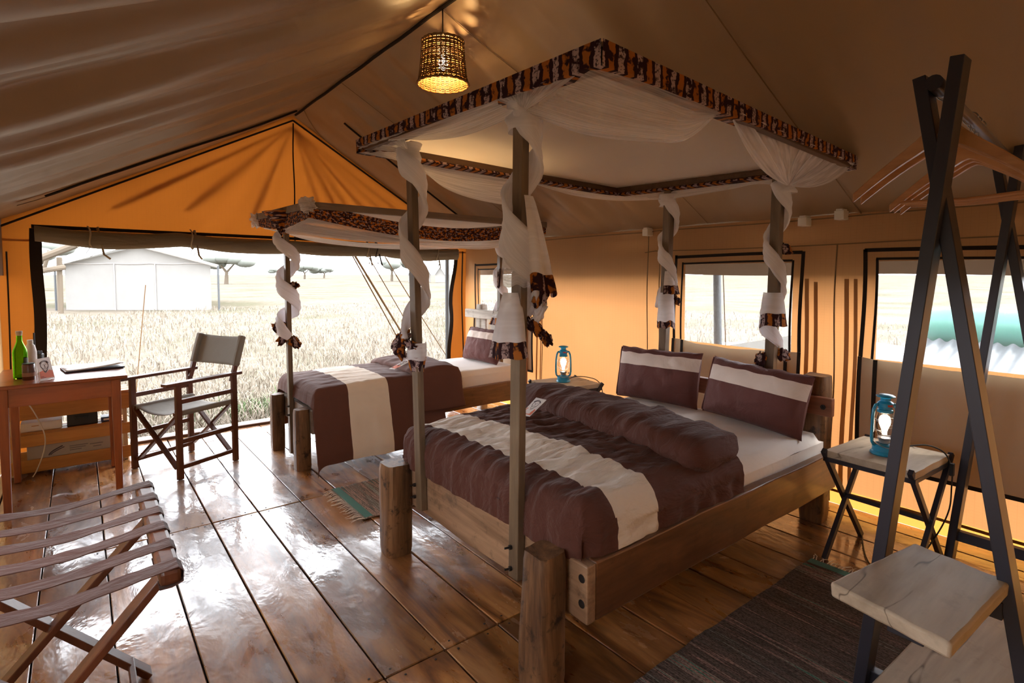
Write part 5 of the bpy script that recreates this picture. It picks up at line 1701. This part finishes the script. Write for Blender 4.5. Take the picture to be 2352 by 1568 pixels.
m = MB(); m.grid(lambda u, v: (-.150 + .30 * u, -.08 + .06 * v * (1 + u), .0145 + .022 * u ** 2 * 1.0), 14, 3); m.build('printed_picture', plain('page_picture', (.50, .44, .33), .5), t, world=False, smooth=True)

# crate under the desk with cartons
crate = thing('pallet_crate', 'slatted pine crate standing behind the desk legs', 'crate', (-.09, 5.36, 0))
CX0, CX1, CY0, CY1 = -.445, .285, 5.215, 5.50
for z0, z1 in ((.02, .112), (.208, .294), (.405, .532)):
    for y0, y1 in ((CY0, CY0 + .016), (CY1 - .016, CY1)):
        m = MB(); m.ext((CX0, y0, z0), (CX1, y1, z1)); m.build('slat', M['crate_wood'], crate, bevel=.003)
    for x0, x1 in ((CX0, CX0 + .016), (CX1 - .016, CX1)):
        m = MB(); m.ext((x0, CY0 + .016, z0 + .01), (x1, CY1 - .016, z1 - .01)); m.build('end_slat', M['pine_end'], crate, bevel=.002)
for x in (CX0 + .03, CX1 - .03):
    for y in (CY0 + .03, CY1 - .03):
        m = MB(); m.ext((x - .013, y - .013, 0), (x + .013, y + .013, .53)); m.build('corner_post', M['pine_end'], crate, bevel=.002)
for k in range(3):
    m = MB(); m.ext((CX0 + .02, CY0 + .02 + k * .085, .03), (CX1 - .02, CY0 + .09 + k * .085, .042)); m.build('base_board', M['crate_wood'], crate)
    m = MB(); m.ext((CX0 + .02, CY0 + .02 + k * .085, .296), (CX1 - .02, CY0 + .09 + k * .085, .308)); m.build('shelf_board', M['crate_wood'], crate)
    m = MB(); m.ext((CX0, CY0 + .0 + k * .098, .534), (CX1, CY0 + .085 + k * .098, .548)); m.build('top_board', M['crate_wood'], crate, bevel=.002)
t = thing('carton', 'grey printed carton in the bottom of the crate', 'box', (-.08, 5.34, .043))
m = MB(); m.ext((-.33, 5.237, .043), (.16, 5.44, .205)); cb_ = m.build('box', M['carton'], t, bevel=.002)
m = MB()
for k, (a, b, z) in enumerate(((-.09, .02, .165), (-.09, .005, .150), (.03, .11, .158), (-.09, -.02, .135), (.05, .10, .138))):
    m.ext((a, 5.2345, z), (b, 5.2368, z + .006))
m.build('print_lines', M['print_grey'], cb_)
m = MB(); m.tube([(-.21 + .08 * u, 5.2355, .125 + .055 * u ** .6) for u in np.linspace(0, 1, 10)], .004, 5); m.tube([(-.20 + .08 * u, 5.2355, .125 + .045 * u ** .7) for u in np.linspace(0, 1, 10)], .003, 5); m.build('swoosh_logo', M['ink'], cb_)
t = thing('black_case', 'black case on the upper crate shelf', 'box', (-.01, 5.35, .31))
m = MB(); m.ext((-.10, 5.26, .309), (.085, 5.43, .40)); m.build('case', M['black'], t, bevel=.006)
m = MB(); m.tube([(-.05, 5.255, .36), (-.05, 5.25, .375), (.03, 5.25, .375), (.03, 5.255, .36)], .004, 6); m.build('handle', M['black'], t)
t = thing('carton', 'white carton at the left of the crate shelf', 'box', (-.24, 5.35, .31))
m = MB(); m.ext((-.36, 5.26, .309), (-.13, 5.43, .372)); m.build('box', M['paper'], t, bevel=.002)
m = MB(); m.ext((-.30, 5.259, .345), (-.26, 5.2605, .35)); m.build('tape', M['crate_wood'], t)
t = thing('toiletry_pack', 'small dark blue printed pack at the right of the crate shelf', 'box', (.15, 5.33, .31))
m = MB(); m.ext((.105, 5.27, .309), (.20, 5.38, .345)); m.build('pack', plain('blue_pack', (.02, .04, .12), .4), t, bevel=.004)
m = MB(); m.ext((.12, 5.2685, .32), (.17, 5.2695, .334)); m.build('print', M['paper'], t)
cable('power_cable', [(-.33, 5.19, .56), (-.295, 5.185, .50), (-.255, 5.18, .40), (-.225, 5.175, .28), (-.235, 5.17, .17), (-.275, 5.16, .05), (-.30, 5.15, .006)], .004, M['white_cord'], 'pale cable hanging in front of the crate')

# ---- director's chair
chair = thing('director_chair', 'wooden folding director chair with grey canvas seat and back', 'chair', (.606, 4.80, 0), radians(-63.4))
W2, D2 = .262, .222
lw = M['chair_wood']
for sx in (-1, 1):
    m = MB(); m.ext((sx * W2 - .014, -D2 - .02, 0), (sx * W2 + .014, -D2 + .02, .672)); m.build('leg', lw, chair, world=False, bevel=.003)
    m = MB(); m.ext((sx * W2 - .014, D2 - .02, 0), (sx * W2 + .014, D2 + .02, .672)); m.build('leg', lw, chair, world=False, bevel=.003)
    m = MB(); m.ext((sx * W2 - .032, -D2 - .10, .672), (sx * W2 + .032, D2 + .055, .694)); m.build('armrest', lw, chair, world=False, bevel=.004)
    for z in (.535, .25):
        m = MB(); m.ext((sx * W2 - .010, -D2 + .02, z), (sx * W2 + .010, D2 - .02, z + .032)); m.build('side_rail', lw, chair, world=False, bevel=.003)
    m = MB(); m.beam((sx * (W2 - .03), -D2 - .015, .462), (sx * (W2 - .03), D2 + .015, .462), .026, .026); m.build('seat_rail', lw, chair, world=False, bevel=.004)
    m = MB(); m.beam((sx * (W2 - .018), D2 - .005, .62), (sx * (W2 - .018), D2 + .10, .957), .026, .034, (0, 1, 0)); m.build('back_upright', lw, chair, world=False, bevel=.003)
    m = MB(); m.beam((sx * (W2 - .025), -D2, .075), (sx * (W2 - .025), D2, .075), .022, .03); m.build('foot_rail', lw, chair, world=False, bevel=.003)
    for y, o_ in ((-D2 + .01, .012), (D2 - .01, .012)):
        m = MB(); m.beam((sx * (W2 - .03), y + sx * o_, .455), (-sx * (W2 - .025), y + sx * o_, .075), .018, .034, (0, 1, 0)); m.build('cross_brace', lw, chair, world=False, bevel=.002)
m = MB()
def seat(u, v):
    x = -(W2 - .012) + 2 * (W2 - .012) * u; y = -D2 + 2 * D2 * v
    return (x, y, .478 - .045 * sin(pi * u) ** .8 + .004 * nz(u * 4, v * 4))
m.grid(seat, 24, 14); sc_ = m.build('seat_canvas', M['grey_canvas'], chair, world=False, smooth=True, solid=.004)
for sx in (-1, 1):
    m = MB(); m.tube([(sx * (W2 - .03), -D2 - .004, .462), (sx * (W2 - .03), D2 + .004, .462)], .021, 12); m.build('seat_sleeve', M['grey_canvas'], sc_, world=False, smooth=40)
m = MB()
def back(u, v):
    x = -(W2 + .004) + 2 * (W2 + .004) * u; z = .735 + .225 * v
    y0 = D2 + .012 + (z - .62) / .337 * .105 - .005
    return (x, y0 + .020 * sin(pi * u) ** .6 - .014 + .003 * nz(u * 5, v * 4), z - .012 * sin(pi * u) * v)
m.grid(back, 24, 10); bc_ = m.build('back_canvas', M['grey_canvas'], chair, world=False, smooth=True, solid=.005)
for sx in (-1, 1):
    m = MB(); m.beam((sx * (W2 - .018), D2 + .030, .735), (sx * (W2 - .018), D2 + .100, .965), .046, .05, (0, 1, 0)); m.build('back_sleeve', M['grey_canvas'], bc_, world=False, bevel=.012)

# ---- rag rugs
def rug(label, x0, x1, y0, y1, seed, ends, mat=None):
    t = thing('rag_rug', label, 'rug', ((x0 + x1) / 2, (y0 + y1) / 2, 0), 0, 'striped rag rugs')
    m = MB()
    def fn(u, v):
        x = x0 + (x1 - x0) * u; y = y0 + (y1 - y0) * v + (.010 * nz(x * 5, seed) + .004 * nz(x * 30, seed)) * (1 if v in (0, 1) else .5)
        return (x, y, .009 + .003 * nz(x * 6, y * 6, seed))
    m.grid(fn, 70, 30)
    m.build('weave', mat or M['rug'], t, smooth=True, solid=.008)
    for xb, wb in ((x0 + .004, .05), (x1 - .054, .05)):
        m = MB(); m.grid(lambda u, v: (xb + wb * u, y0 + .004 + (y1 - y0 - .008) * v, .0145 + .003 * nz((xb + wb * u) * 6, (y0 + (y1 - y0) * v) * 6, seed)), 3, 30)
        m.build('border_band', M['teal'], t, smooth=True)
    m = MB(); r = random.Random(int(seed * 10))
    for e in ends:
        xe, d = (x0, -1) if e == 0 else (x1, 1)
        n = int((y1 - y0) / .016)
        for k in range(n):
            y = y0 + (y1 - y0) * (k + .5) / n
            L = r.uniform(.05, .09); a = r.uniform(-.6, .6)
            pts = [(xe, y, .008), (xe + d * L * .35, y + a * L * .2, .012), (xe + d * L * .7, y + a * L * .5 + r.uniform(-.008, .008), .007), (xe + d * L, y + a * L * .9, .006)]
            m.tube(pts, [.0022, .002, .0018, .0012], 5)
    o = m.build('fringe', M['fringe'], t); o['kind'] = 'stuff'
    return t
rug('striped rag rug with white fringe between the beds', 1.285, 2.7, 3.045, 3.60, 2.0, (0, 1))
rug('striped rag rug beside the double bed, under the clothes rack', 1.02, 2.88, .50, 1.215, 5.0, (0, 1), M['rug_dark'])

# ---- wicker pendant lamp
pen = thing('wicker_pendant_lamp', 'lit woven wicker pendant lamp hanging from the ridge', 'lamp', (1.70, 2.815, 2.54))
PZ0, PZ1, PR0, PR1 = 2.545, 2.785, .146, .118
PC = (1.70, 2.815)
def prad(f): return PR0 + (PR1 - PR0) * (f ** .6)
m = MB(); NR, NA = 43, 30
r = random.Random(4)
for k in range(NR):
    f = (k + .5) / NR
    if k in (9, 10) and False: continue
    ph = (k % 2) * pi
    pts = []
    dz = r.uniform(-.0012, .0012)
    for j in range(NA * 2):
        a = 2 * pi * j / (NA * 2)
        rr = prad(f) + .0020 * cos(a * NA / 2 * 2 + ph) 
        pts.append((PC[0] + rr * cos(a), PC[1] + rr * sin(a), PZ0 + (PZ1 - PZ0) * f + dz + .0014 * nz(a * 3, k * 1.3)))
    m.tube(pts, .0029 + r.uniform(-.0005, .0003), 5, closed=True)
m.build('woven_cane', M['wicker'], pen, smooth=True)
m = MB()
for j in range(NA):
    a = 2 * pi * (j + .5) / NA
    m.tube([(PC[0] + prad(f) * cos(a), PC[1] + prad(f) * sin(a), PZ0 + (PZ1 - PZ0) * f) for f in np.linspace(0, 1, 7)], .0038, 5)
m.build('cane_ribs', M['wicker'], pen, smooth=True)
for z, rr, nm in ((PZ0, PR0 + .002, 'rim'), (PZ1, PR1 + .001, 'rim')):
    m = MB(); m.tube([(PC[0] + (rr + .002 * sin(a * 20)) * cos(a), PC[1] + (rr + .002 * sin(a * 20)) * sin(a), z + .002 * cos(a * 20)) for a in np.linspace(0, 2 * pi, 61)[:-1]], .0065, 6, closed=True); m.build(nm, M['wicker'], pen, smooth=True)
m = MB(); m.grid(lambda u, v: (PC[0] + PR1 * v * cos(2 * pi * u) , PC[1] + PR1 * v * sin(2 * pi * u), PZ1 + .004 * sin(40 * u)), 30, 5, skip=lambda u, v: (int(u * 30) % 3 == 0 and .25 < v < .9)); m.build('top_weave', M['wicker'], pen)
m = MB(); m.tube([(PC[0], PC[1], PZ1 - .04), (PC[0], PC[1], RZ - .025)], .004, 8); m.build('cord', M['black_cord'], pen)
m = MB(); m.lathe([(.0, .0), (.018, .0), (.018, .05), (.008, .06), (.0, .06)], (PC[0], PC[1], PZ1 - .075), 16); m.build('socket', M['black'], pen, smooth=40)
m = MB(); m.lathe([(.0, -.085), (.012, -.083), (.024, -.07), (.029, -.052), (.024, -.03), (.013, -.01), (.012, .0)], (PC[0], PC[1], PZ1 - .075), 18); m.build('bulb', M['pend_bulb'], pen, smooth=True)
